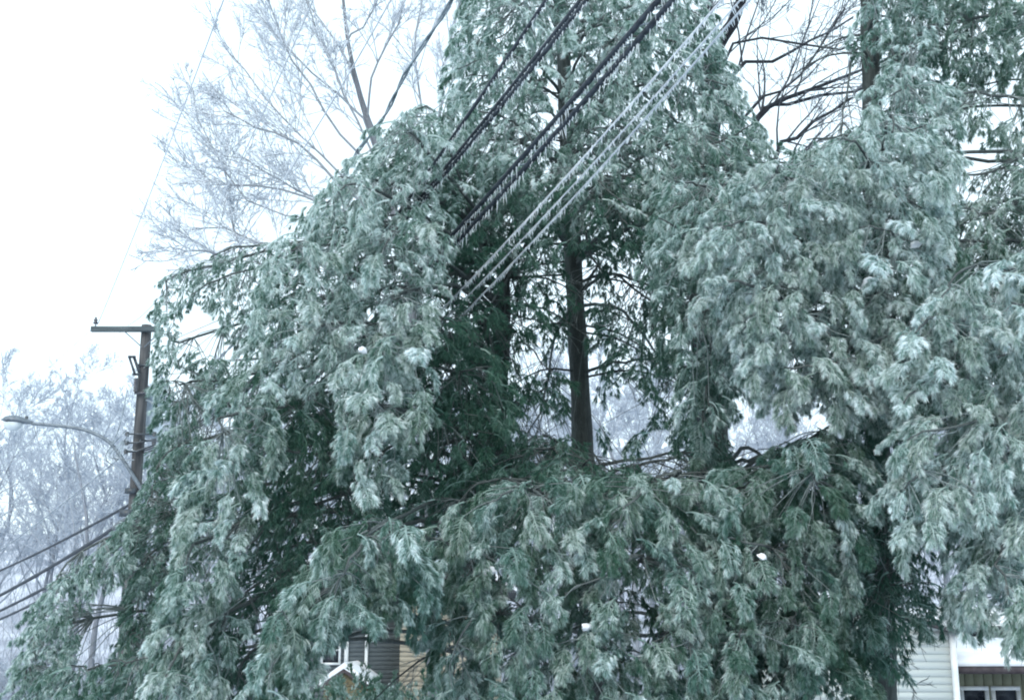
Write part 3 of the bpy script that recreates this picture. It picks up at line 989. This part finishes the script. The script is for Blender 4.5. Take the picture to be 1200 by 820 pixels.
# centre pine
pine('pine_tree', 'central pine with its bare trunk showing through the dark hollow',
     [(703, 820), (691, 700), (681, 480), (672, 310), (662, 100), (655, -60), (650, -300)], 15.0, (.165, .07), [
    rg([(575, -60), (790, -60), (830, 60), (880, 160), (905, 225), (820, 250), (700, 275), (600, 250), (545, 200), (530, 130), (545, 50)], (12.6, 14.8), 28, .8, 3, 1.15),
    rg([(570, -60), (790, -60), (850, 120), (890, 240), (700, 300), (560, 280), (545, 60)], (15.2, 16.6), 40, .45, 2, 1.5),
    rg([(505, 165), (560, 170), (610, 200), (620, 290), (570, 320), (525, 300), (515, 230)], (12.9, 14.2), 28, .6, 2, 1.1),
    rg([(600, 300), (830, 290), (840, 420), (700, 440), (700, 540), (600, 540)], (13.8, 14.6), 62, .3, 1, 1.1),
    rg([(560, 300), (625, 300), (625, 480), (565, 500)], (12.6, 13.7), 36, .2, 2, 1.1),
    rg([(580, -330), (720, -330), (800, -60), (560, -60)], (13, 16), 60, .7, 2, 1.5),
    rg([(540, 190), (640, 220), (760, 225), (890, 220), (850, 320), (760, 310), (650, 300), (545, 330), (520, 280)], (12.6, 14.2), 30, .36, 3, 1.1),
    rg([(780, 150), (900, 195), (975, 190), (930, 300), (820, 320), (780, 280)], (11.4, 13.0), 32, .75, 2, 1.1),
    rg([(560, 300), (840, 300), (850, 560), (590, 580), (560, 440)], (15.4, 18.0), 38, .2, 2, 1.25),
    rg([(700, 290), (850, 290), (850, 480), (800, 530), (740, 470), (705, 400)], (13.4, 15.2), 34, .32, 2, 1.1),
    rg([(480, 650), (560, 600), (640, 575), (760, 575), (860, 580), (850, 700), (840, 840), (520, 840), (505, 750), (480, 690)], (9.4, 11.2), 33, .6, 3, arch=0),
    rg([(470, 610), (600, 560), (760, 550), (880, 560), (860, 640), (500, 650)], (10.6, 13.0), 33, .35, 2, 1.1, arch=0),
    rg([(540, 540), (600, 525), (860, 530), (880, 600), (520, 610)], (11.8, 14.4), 28, .38, 3, 1.05, arch=0),
    ], 12, stubs=36)

# pine between
pine('pine_tree', 'shaded pine standing between the central trunk and the right hand curtain',
     [(857, 820), (850, 700), (843, 480), (838, 380), (836, 330)], 14.5, (.15, .05), [
    rg([(770, 250), (870, 250), (890, 330), (868, 450), (850, 545), (812, 560), (800, 470), (775, 360)], (11.2, 13.0), 31, .55, 3),
    rg([(850, 570), (960, 520), (1010, 540), (1000, 640), (985, 730), (950, 780), (900, 840), (830, 840), (840, 690)], (9.4, 11.0), 32, .58, 3, arch=0),
    rg([(840, 560), (1000, 510), (1020, 560), (1000, 620), (860, 620)], (11.0, 12.6), 33, .2, 2, arch=0),
    rg([(840, 600), (1010, 540), (1020, 700), (900, 800), (840, 800)], (11.6, 13.4), 40, .1, 2, 1.3),
    ], 13, stubs=6)

# right pine
pine('pine_tree', 'right hand pine with a dark upright trunk above a thick white iced curtain',
     [(1037, 820), (1031, 600), (1026, 300), (1020, 60), (1017, -60), (1013, -300)], 12.8, (.135, .09), [
    rg([(860, 240), (925, 205), (975, 185), (990, 140), (1045, 150), (1060, 180), (1100, 160), (1115, 300), (1095, 400), (1085, 480), (1010, 500), (930, 495), (875, 450), (845, 380), (815, 290)], (9.2, 11.2), 30, 1.0, 3),
    rg([(775, 235), (880, 225), (900, 330), (880, 430), (850, 520), (815, 500), (800, 400), (765, 320)], (10.4, 11.8), 30, .82, 2),
    rg([(1000, 150), (1060, 90), (1110, 90), (1105, 200), (1010, 230), (930, 235), (940, 190)], (10.2, 12.0), 29, .85, 3),
    rg([(880, 260), (940, 225), (1080, 200), (1110, 300), (1090, 420), (1040, 470), (920, 460), (870, 380)], (11.4, 12.4), 38, .18, 2, 1.3),
    rg([(990, 470), (1060, 480), (1080, 560), (1055, 660), (1040, 720), (1005, 720), (1005, 560)], (11.6, 12.6), 34, .06, 2, 1.1),
    rg([(1000, 440), (1090, 400), (1080, 500), (1010, 540)], (10.6, 11.6), 33, .25, 2),
    rg([(975, 70), (1010, 60), (1012, 200), (955, 200)], (11.6, 12.6), 28, .6, 2, .9),
    rg([(1005, -40), (1090, -40), (1085, 120), (1060, 180), (1035, 80), (1012, 60)], (10.6, 12.4), 26, .8, 2, .85),
    rg([(1040, 0), (1180, 20), (1170, 90), (1100, 130), (1050, 120)], (12.0, 13.6), 32, .5, 2, 1.1),
    rg([(1008, 650), (1072, 640), (1085, 730), (1060, 790), (1015, 790)], (10.6, 11.8), 31, .38, 2),
    rg([(890, 760), (1005, 730), (1018, 840), (885, 850)], (9.8, 11.2), 32, .4, 2),
    rg([(1000, 700), (1060, 680), (1095, 700), (1095, 750), (1060, 790), (980, 800), (900, 830), (950, 760)], (10.2, 11.8), 32, .35, 2),
    rg([(1040, -300), (1180, -300), (1130, -40), (1010, -40)], (11, 13), 60, .6, 2, 1.5),
    ], 14, stubs=14)

# pine outside the frame on the right, its boughs reach in
pine('pine_tree', 'pine at the right edge whose boughs reach into the picture',
     [(1335, 900), (1330, 600), (1325, 300), (1320, 0), (1318, -200)], 12.5, (.2, .12), [
    rg([(1060, 420), (1110, 360), (1240, 300), (1300, 330), (1300, 780), (1200, 760), (1125, 720), (1085, 690), (1055, 600)], (8.4, 10.4), 32, .92, 3),
    rg([(1000, 210), (1110, 190), (1240, 230), (1240, 420), (1050, 460), (1020, 340)], (10.2, 11.3), 31, .85, 2),
    rg([(1060, -30), (1280, -60), (1280, 130), (1200, 110), (1120, 100), (1060, 130)], (11.4, 13.4), 28, .68, 3, 1.1),
    rg([(1090, 120), (1280, 100), (1280, 330), (1120, 320), (1095, 200)], (10.8, 13.0), 29, .78, 3, 1.05),
    rg([(1100, 300), (1280, 300), (1280, 700), (1120, 640)], (10.8, 12.2), 40, .15, 2, 1.3),
    ], 15)

# ------------------------------------------------------------------ hedge
def hedge():
    r = np.random.default_rng(3)
    H = thing('hedge', 'low iced evergreen hedge along the foot of the brown house', 'hedge', at(450, 830, 22))
    Vs, Fs, As, n0 = [], [], [], 0
    F4 = []
    for k in range(170):
        px = r.uniform(345, 575); Y = r.uniform(21.5, 23.5)
        top = 806 + 5 * math.sin(px * .07) + 3 * math.sin(px * .19)
        c = at(px, top + r.uniform(-4, 40), Y)
        V0, F0, top0, tV, tF = LOW[int(r.integers(NV))]
        rz = r.uniform(0, 6.28); s = r.uniform(.6, .9)
        ca, sa = math.cos(rz), math.sin(rz)
        Rm = np.array([[ca, -sa, 0], [sa, ca, 0], [0, 0, 1]]) @ np.diag([1, 1, -1.0 if r.random() < .6 else 1])
        ic = np.clip(r.normal(.55, .2), 0, .95)
        Vs.append((V0 * s) @ Rm.T + c); Fs.append(F0 + n0); As.append(np.clip(ic + (top0 - .5) * .5, 0, 1)); n0 += len(V0)
        Vs.append((tV * s) @ Rm.T + c); F4.append(tF + n0); As.append(np.full(len(tV), .3)); n0 += len(tV)
    o = bpy.data.objects.new('foliage', newmesh('foliage', np.concatenate(Vs), [np.concatenate(Fs), np.concatenate(F4)], M['needle'], {'ice': np.concatenate(As)}))
    col.objects.link(o); o.parent = H; o.location = -H.location; tag(o, kind='stuff')
    G = Geo()
    for k in range(14):
        a = at(350 + k * 17, 815, 22.5); b = a.copy(); b[2] = float(ground_z(a[0], 22.5)) - .1
        G.tubes(np.array([b, (a + b) / 2 + [.05, 0, 0], a]), np.array([.03, .025, .012]), 5, .1)
    G.obj('stems', M['bark'], H, True, True)
hedge()

# ------------------------------------------------------------------ utility pole
YP = 28.0
def pole():
    top = at(172, 381, YP)
    gz = float(ground_z(top[0], YP)) - .3
    x0 = top[0]
    H = thing('utility_pole', 'weathered wooden utility pole with a crossarm and transformer left of the pines', 'utility pole', (x0, YP, gz))
    G = Geo()
    zz = np.linspace(gz, top[2], 12)
    G.tubes(np.stack([np.full(12, x0), np.full(12, YP), zz], -1), np.linspace(.17, .115, 12), 14, cap=True)
    G.obj('pole_shaft', M['polewood'], H, True)
    zc = at(172, 388, YP)[2]
    xl = at(110, 388, YP)[0]; xr = x0 + .32
    G = Geo(); G.box(((xl + xr) / 2, YP - .19, zc), (xr - xl, .10, .125)); G.obj('crossarm', M['armwood'], H, bevel=.01)
    for s in (-1, 1):
        G = Geo(); G.tubes(np.array([[x0 + s * .44, YP - .25, zc - .06], [x0 + s * .22, YP - .22, zc - .25], [x0 + s * .03, YP - .17, zc - .42]]), .014, 5); G.obj('arm_brace', M['metal'], H)
    for xx in (xl + .09, xr - .07):
        G = Geo()
        zb = zc + .0625
        prof = [(.012, 0), (.012, .07), (.05, .07), (.055, .10), (.03, .12), (.045, .14), (.045, .17), (.02, .19), (.028, .22), (.001, .23)]
        n = 10
        P = np.array([[xx, YP - .19, zb + h] for _, h in prof])
        G.tubes(P, np.array([q_[0] for q_ in prof]), n)
        G.obj('insulator', M['porcelain'], H, True)
    # fused cutout and arrester on the left of the shaft
    a = at(151, 417, YP - .3); b = at(158, 438, YP - .3)
    G = Geo(); G.tubes(np.array([a, (a + b) / 2, b]), .028, 8, cap=True)
    G.box(a + [.06, .05, -.01], (.16, .06, .05)); G.box(b + [.02, .05, .0], (.16, .06, .05))
    a2 = at(157, 418, YP - .2); b2 = at(163, 436, YP - .2)
    G.tubes(np.array([a2, (a2 + b2) / 2, b2]), .035, 8, cap=True)
    G.box((np.array(a2) * .5 + b2 * .5) + [.16, .08, 0], (.32, .05, .05))
    G.obj('fuse_cutout', M['darkmetal'], H)
    c = at(159.5, 443, YP - .25); d = at(159.5, 459, YP - .25)
    G = Geo(); zz = np.linspace(d[2], c[2], 11)
    G.tubes(np.stack([np.full(11, c[0]), np.full(11, c[1]), zz], -1), np.where(np.arange(11) % 2, .052, .035), 9, cap=True)
    G.box((d[0] + .12, YP - .2, d[2] - .02), (.34, .06, .05))
    G.obj('surge_arrester', M['porcelain'], H)
    # transformer hung on the far side of the pole
    t0 = at(177, 462, YP + .45); t1 = at(177, 512, YP + .45)
    G = Geo()
    pr = [(0, .20), (.02, .27), (.05, .28), (.055, .255), (.9, .255), (.905, .27), (.94, .27), (.97, .24)]
    hgt = t0[2] - t1[2]
    G.tubes(np.array([[x0 + .12, YP + .48, t1[2] + h * hgt] for h, _ in pr]), np.array([q_[1] for q_ in pr]), 20, cap=True)
    tr = G.obj('transformer', M['tank'], H, True)
    G = Geo()
    for dx in (-.12, .12):
        zz = t0[2] + np.linspace(0, .2, 7)
        G.tubes(np.stack([np.full(7, x0 + .12 + dx), np.full(7, YP + .48), zz], -1), np.where(np.arange(7) % 2, .04, .025), 8, cap=True)
    o = G.obj('bushing', M['porcelain'], None); o.parent = tr
    G = Geo(); G.box((x0, YP + .18, t0[2] - .15), (.2, .2, .1)); G.box((x0, YP + .18, t1[2] + .15), (.2, .2, .1)); G.obj('transformer_bracket', M['metal'], H)
    # secondary rack and loops of service wire
    zr = at(170, 510, YP)[2]
    G = Geo()
    for dz in (0, -.2, -.4):
        G.tubes(np.array([[x0 - .25, YP - .18, zr + dz], [x0, YP - .2, zr + dz], [x0 + .45, YP - .18, zr + dz * .6]]), .022, 6, cap=True)
        for dx in (-.22, .4):
            G.tubes(np.array([[x0 + dx, YP - .18, zr + dz - .05], [x0 + dx, YP - .18, zr + dz], [x0 + dx, YP - .18, zr + dz + .05]]), np.array([.04, .055, .04]), 8, cap=True)
    G.obj('spool_rack', M['darkmetal'], H)
    G = Geo()
    r = np.random.default_rng(8)
    for k in range(6):
        a = np.array([x0 - .2 + r.uniform(-.1, .1), YP - .22, zr + r.uniform(-.2, .1)]); b = np.array([x0 + r.uniform(-.45, .1), YP - .25, zr - r.uniform(.3, 1.0)])
        mid = (a + b) / 2 + np.array([-r.uniform(.1, .45), 0, -r.uniform(0, .35)])
        G.tubes(curve_pts([a, mid, b], 9), .013, 5)
    a = np.array([x0 - .25, YP - .3, at(160, 460, YP)[2]]); b = np.array([x0 - .55, YP - .3, at(147, 535, YP)[2]])
    G.tubes(curve_pts([a, (a + b) / 2 + [.03, 0, -.1], b + [0.02, 0, .2], b], 9), .013, 5)
    G.obj('jumper_wires', M['icecable'], H)
    # splice cans near the lower cables
    for (pa, pb) in (((140, 538), (152, 533)), ((133, 540), (145, 538))):
        pass
    G = Geo(); zq = at(168, 602, YP)[2]
    
    for c_, s_ in (((x0 - .1, YP - .2, zq), (.3, .12, .16)), ((x0 - .05, YP - .18, zq + .5), (.24, .1, .12)), ((x0 + .02, YP - .18, zq - .5), (.2, .1, .2))):
        G = Geo(); G.box(c_, s_); G.obj('cable_clamp', M['darkmetal'], H)
    return H, x0
PH, XP = pole()

def street_lamp():
    a = at(163, 580, YP - .2); 
    H = thing('street_lamp', 'cobra head street lamp on a long curved arm reaching left from the utility pole', 'street lamp', a)
    pts = [at(166, 574, YP - .2), at(148, 545, YP - .2), at(128, 518, YP - .2), at(100, 504, YP - .2), at(70, 499, YP - .2), at(37, 496, YP - .2)]
    C = curve_pts(pts, 24)
    G = Geo(); G.tubes(C, np.linspace(.045, .036, 24), 8); G.obj('arm', M['metal'], H, True)
    G = Geo(); G.box(at(167, 574, YP - .17), (.1, .1, .3)); G.obj('bracket', M['darkmetal'], H)
    h0 = at(38, 496, YP - .2); h1 = at(1, 492, YP - .2)
    t = np.linspace(0, 1, 12)
    w_ = np.interp(t, [0, .12, .22, .5, .8, 1], [.05, .07, .12, .19, .17, .02])
    hh = np.interp(t, [0, .12, .22, .5, .8, 1], [.05, .065, .09, .13, .10, .01])
    V = []; ns = 14
    for k in range(12):
        c = h0 + (h1 - h0) * t[k] + np.array([0, 0, .02 * math.sin(t[k] * 3)])
        for j in range(ns):
            an = j * 2 * math.pi / ns
            V.append(c + np.array([0, w_[k] * math.cos(an), hh[k] * math.sin(an) * (1 if math.sin(an) > 0 else .45)]))
    F = [[k * ns + j, k * ns + (j + 1) % ns, (k + 1) * ns + (j + 1) % ns, (k + 1) * ns + j] for k in range(11) for j in range(ns)]
    G = Geo(); G.add(V, F); hd = G.obj('lamp_head', M['metal'], H, True)
    # glass bowl below
    V = []
    for k in range(8):
        ph = k / 7 * math.pi / 2
        for j in range(ns):
            an = j * 2 * math.pi / ns
            c = h0 + (h1 - h0) * .6
            V.append(c + np.array([.22 * math.cos(ph) * math.cos(an), .145 * math.cos(ph) * math.sin(an), -.03 - .19 * math.sin(ph)]))
    F = [[k * ns + j, k * ns + (j + 1) % ns, (k + 1) * ns + (j + 1) % ns, (k + 1) * ns + j] for k in range(7) for j in range(ns)]
    G = Geo(); G.add(V, F); o = G.obj('lamp_bowl', M['lens'], H, True)
    c = h0 + (h1 - h0) * .2 + np.array([0, 0, .1])
    G = Geo(); G.tubes(np.array([c - [0, 0, .04], c, c + [0, 0, .05]]), .04, 8, cap=True); G.obj('photocell', M['darkmetal'], H)
street_lamp()

# ------------------------------------------------------------------ wires
def wire_path(near, Yn, mid, end, Ye=YP, ext=1.35, n=90):
    """3-D line whose plan is straight from `end` (on the pole) to `near`; height is a parabola through three photo points"""
    A = at(*end, Ye); N = at(*near, Yn)
    d = N[:2] - A[:2]
    rx, rz = ray_ratio(*mid)
    # A.x + t dx = rx (A.y + t dy)
    t = (rx * A[1] - A[0]) / (d[0] - rx * d[1])
    ym = A[1] + t * d[1]
    zm = EYE[2] + rz * ym
    z = np.polyfit([0, t, 1], [A[2], zm, N[2]], 2)
    s = np.linspace(0, ext, n)
    return np.stack([A[0] + s * d[0], A[1] + s * d[1], np.polyval(z, s)], -1)

def icicles(G, P, spacing, lmin, lmax, r, rad=.006, Ymax=15.0):
    seg = np.linalg.norm(np.diff(P, axis=0), axis=1); L = np.concatenate([[0], np.cumsum(seg)])
    pos = np.arange(.02, L[-1], spacing); pos = pos + r.uniform(-.4, .4, len(pos)) * spacing
    pos = np.clip(pos, 0, L[-1] - .01)
    Q = np.stack([np.interp(pos, L, P[:, k]) for k in range(3)], -1)
    Q = Q[(Q[:, 1] < Ymax) & (Q[:, 1] > 3)]
    Q = Q[(np.sin(Q[:, 1] * 7.3) + r.uniform(-1, 1, len(Q))) > -.7]
    m = len(Q)
    ln = r.uniform(lmin, lmax, m) * r.choice([.5, 1, 1, 1.4], m)
    slant = r.normal(0, .012, (m, 2))
    E = Q.copy(); E[:, 2] -= ln; E[:, :2] += slant
    Md = (Q + E) / 2
    rr = np.stack([np.full(m, rad), np.full(m, rad * .75), np.full(m, rad * .15)], 1) * r.uniform(.7, 1.3, m)[:, None]
    G.tubes(np.stack([Q, Md, E], 1), rr, 5)

def cable(name, label, paths, rad, mt, ice=True, group=None, sp=.035, lmin=.025, lmax=.065, lash=False, seed=1, bumpy=.0, part='cable', cat='cable', ridge=True):
    r = np.random.default_rng(seed)
    H = thing(name, label, cat, paths[0][0], group)
    G = Geo(); I = Geo()
    for P in paths:
        rr = np.full(len(P), rad) * (1 + bumpy * r.uniform(-1, 1, len(P)))
        G2 = Geo(); G2.tubes(P, rr, 8); G2.obj('strand' if len(paths) > 1 else part, mt, H, True)
        if ice:
            icicles(I, P - np.array([0, 0, rad * .6]), sp, lmin, lmax, r, rad=.0045)
            if ridge:   # thin lumpy rind of ice on top of the line
                Q = P[P[:, 1] < 15] + np.array([0, 0, rad * .75])
                I.tubes(Q, rad * .55 * (1 + .35 * r.uniform(-1, 1, len(Q))), 6)
    if lash:
        for a, b in zip(paths[:-1], paths[1:]):
            n = len(a)
            s = np.linspace(0, n - 1.001, 130)
            i = s.astype(int); f = (s - i)[:, None]
            A = a[i] * (1 - f) + a[i + 1] * f; B = b[i] * (1 - f) + b[i + 1] * f
            Q = np.stack([A[:-1], (A[:-1] + B[1:]) / 2 + r.normal(0, .006, (len(A) - 1, 3)), B[1:]], 1)
            G.tubes(Q, .007, 4)
        G.obj('lashing', M['icecable'], H)
    if ice:
        tag(I.obj('icicles', M['ice'], H), kind='stuff')
    return H

def off(P, dx=0, dz=0):
    return P + np.array([dx, dx * .5, dz])

w1 = wire_path((640, 0), 8.8, (515, 183), (168, 515))
cable('power_cable', 'thin dark iced cable, leftmost of the cables crossing the crown top', [w1], .017, M['cable'], seed=1)
w2 = wire_path((681, 0), 8.6, (528, 190), (168, 528))
cable('power_cable', 'pair of dark iced cables between the leftmost line and the thick bundle', [w2, off(w2, .005, -.05)], .019, M['cable'], seed=2)
w3 = wire_path((772, 0), 8.2, (521, 286), (166, 598))
cable('cable_bundle', 'thickest black bundle of lashed cables hung with icicles', [w3, off(w3, .03, -.085)], .024, M['cable'], seed=3, lash=True, lmin=.05, lmax=.10)
w4 = wire_path((846, 0), 7.8, (536, 344), (166, 618))
cable('telephone_cable', 'pale icicle fringed cable just right of the black bundle', [w4], .008, M['palewire'], seed=4, sp=.019, lmin=.022, lmax=.05)
w5 = wire_path((868, 0), 7.8, (547, 348), (167, 634))
cable('telephone_cable', 'pale icicle fringed cable, middle of the three thin right hand lines', [w5], .0065, M['palewire'], seed=5, sp=.021, lmin=.02, lmax=.045)
w6 = wire_path((879, 0), 7.8, (556, 355), (168, 648))
cable('telephone_cable', 'pale icicle fringed cable, rightmost line across the trees', [w6], .008, M['palewire'], seed=6, sp=.019, lmin=.022, lmax=.05)
# twisted service drop
w7 = wire_path((524, 0), 10.5, (424, 180), (170, 470), n=160)
s_ = np.arange(160)
wv = np.stack([.030 * np.sin(s_ * .55) + .03 * np.sin(s_ * .17), np.zeros(160), .03 * np.cos(s_ * .43)], -1)
tw = [w7 + wv + np.stack([.014 * np.cos(s_ * 1.1 + p_), np.zeros(160), .014 * np.sin(s_ * 1.1 + p_)], -1) for p_ in (0, 3.14)]
cable('service_cable', 'wavy twisted frosted cable in front of the bare tree at upper left', tw, .012, M['icecable'], ice=False, seed=7)
# primary conductors from the crossarm
for (nr, Yn, md, en, lb) in (((262, 0), 15.0, (198, 170), (115, 379), 'faint frosted wire alone in the white sky, running down to the crossarm tip'),
                             ((367, 0), 14.0, (300, 150), (150, 381), 'faint frosted wire, second from the left above the bare tree'),
                             ((458, 0), 13.0, (395, 110), (186, 380), 'faint frosted wire passing behind the twisted cable')):
    P = wire_path(nr, Yn, md, en)
    cable('overhead_wire', lb, [P], .010, M['palewire'], ice=False, cat='wire', part='conductor')
# spans beyond the pole, out of the frame on the left
def span(p0, p1, Y1=40.0, sag=.08, n=40):
    A = at(*p0, YP - .2); B = at(*p1, Y1)
    B = A + (B - A) * 1.15
    t = np.linspace(0, 1, n)[:, None]
    P = A * (1 - t) + B * t
    P[:, 2] -= (sag * 4 * t * (1 - t))[:, 0]
    return P
for (a, b, rd, mt, lb, pt) in (((115, 379), (0, 476), .007, 'palewire', 'faint wire leaving the tip of the crossarm to the left', 0),
                           ((150, 383), (0, 482), .006, 'palewire', 'faint wire leaving the middle of the crossarm to the left', 0),
                           ((170, 430), (0, 505), .005, 'palewire', 'faint lowest high wire running left from the pole above the lamp', 0),
                           ((166, 515), (0, 644), .020, 'icecable', 'frosted cable sloping left from the pole just under the lamp arm', 1),
                           ((166, 583), (0, 667), .034, 'cable', 'grey cable, uppermost of the low lines left of the pole', 1),
                           ((166, 598), (0, 696), .048, 'cable', 'dark thick cable with a splice, second of the low lines left of the pole', 1),
                           ((166, 624), (0, 714), .042, 'cable', 'dark cable, third of the low lines left of the pole', 1),
                           ((166, 640), (0, 724), .038, 'cable', 'dark cable, lowest line left of the pole', 1)):
    P = span(a, b)
    H = cable('overhead_wire' if not pt else 'overhead_cable', lb, [P], rd, M[mt], ice=False, cat='wire' if not pt else 'cable', part='conductor' if not pt else 'cable', bumpy=.15)
    if pt:   # rime along the top of the cable
        G = Geo(); G.tubes(P + np.array([0, 0, rd * .75]), rd * (.5 if mt == 'icecable' else .25) * (1 + .3 * rng.uniform(-1, 1, len(P))), 6); G.obj('ice_rind', M['icecable'], H)
    if lb.startswith('dark thick'):
        G = Geo(); c = P[2] ; d = P[6]
        G.tubes(np.array([P[2], P[3], P[4], P[5]]), np.array([.05, .085, .085, .05]), 10, cap=True); G.obj('splice_case', M['darkmetal'], H, True)

# ------------------------------------------------------------------ clumps of snow caught in the boughs
clumps = [(583, 671, 9.1, 7, 'small white snow clump on the lower centre boughs, left of a pair'),
          (631, 655, 9.1, 6, 'small white snow clump on the lower centre boughs, right of a pair'),
          (1021, 348, 8.9, 9, 'largest white snow clump, in the middle of the right hand curtain'),
          (1076, 302, 8.9, 6, 'white snow clump above and right of the largest one'),
          (1158, 470, 8.3, 8, 'white snow clump near the right edge of the picture'),
          (1083, 575, 8.3, 6, 'white snow clump low on the right edge boughs'),
          (737, 676, 9.2, 6, 'white snow clump left of the small gap in the lower boughs'),
          (905, 665, 9.2, 5, 'tiny white snow clump in the boughs under the right curtain'),
          (686, 742, 9.2, 5, 'tiny white snow clump beside the lower central trunk'),
          (412, 425, 10.0, 5, 'tiny white snow clump high on the left boughs')]
for k, (x, y, Y, s, lb) in enumerate(clumps):
    r = np.random.default_rng(200 + k)
    Q = np.array(PX_SPR) - EYE
    dep = Q[:, 1] * CP + Q[:, 2] * SP
    qx = 600 + FPX * Q[:, 0] / dep; qy = 410 - FPX * (-Q[:, 1] * SP + Q[:, 2] * CP) / dep
    cost = np.hypot(qx - x, qy - (y - 6)) + (Q[:, 1] - Y) * 14
    c = Q[np.argmin(cost)] + EYE + np.array([0, -.08, .015]); s = s / FPX * Y * 1.1
    n1, n2 = 12, 18
    V = []
    for i in range(n1):
        ph = -math.pi / 2 + math.pi * i / (n1 - 1)
        for j in range(n2):
            an = 2 * math.pi * j / n2
            q_ = 1 + .28 * math.sin(3 * an + k) * math.cos(ph) + .2 * math.sin(5 * ph + 2 * an + k * 1.7) + r.uniform(-.1, .1)
            V.append([s * q_ * math.cos(ph) * math.cos(an) * .9, s * q_ * math.cos(ph) * math.sin(an), s * .85 * math.sin(ph) * (1.1 if ph > 0 else .6)])
    F = [[i * n2 + j, i * n2 + (j + 1) % n2, (i + 1) * n2 + (j + 1) % n2, (i + 1) * n2 + j] for i in range(n1 - 1) for j in range(n2)]
    G = Geo(); G.add(V, F)
    o = bpy.data.objects.new('snow_clump', G.mesh('snow_clump', M['snow'], True)); col.objects.link(o)
    o.location = c; o.rotation_euler = (r.normal(0, .3), r.normal(0, .3), r.uniform(0, 6))
    tag(o, lb, 'snow', 'clumps of snow caught on the pine boughs')

tot = sum(len(me.polygons) for me in bpy.data.meshes)
print('tris', sum(sum(len(p.vertices)-2 for p in o.data.polygons) for o in bpy.data.objects if o.type=='MESH' and o.data.name.startswith(('inner','foliage'))))
T = {}
for me in bpy.data.meshes: T[me.name.split('.')[0]] = T.get(me.name.split('.')[0], 0) + len(me.loops) - 2 * len(me.polygons)
print(sorted(T.items(), key=lambda a: -a[1])[:14], sum(T.values()))
print('polys', tot, 'objects', len(bpy.data.objects))
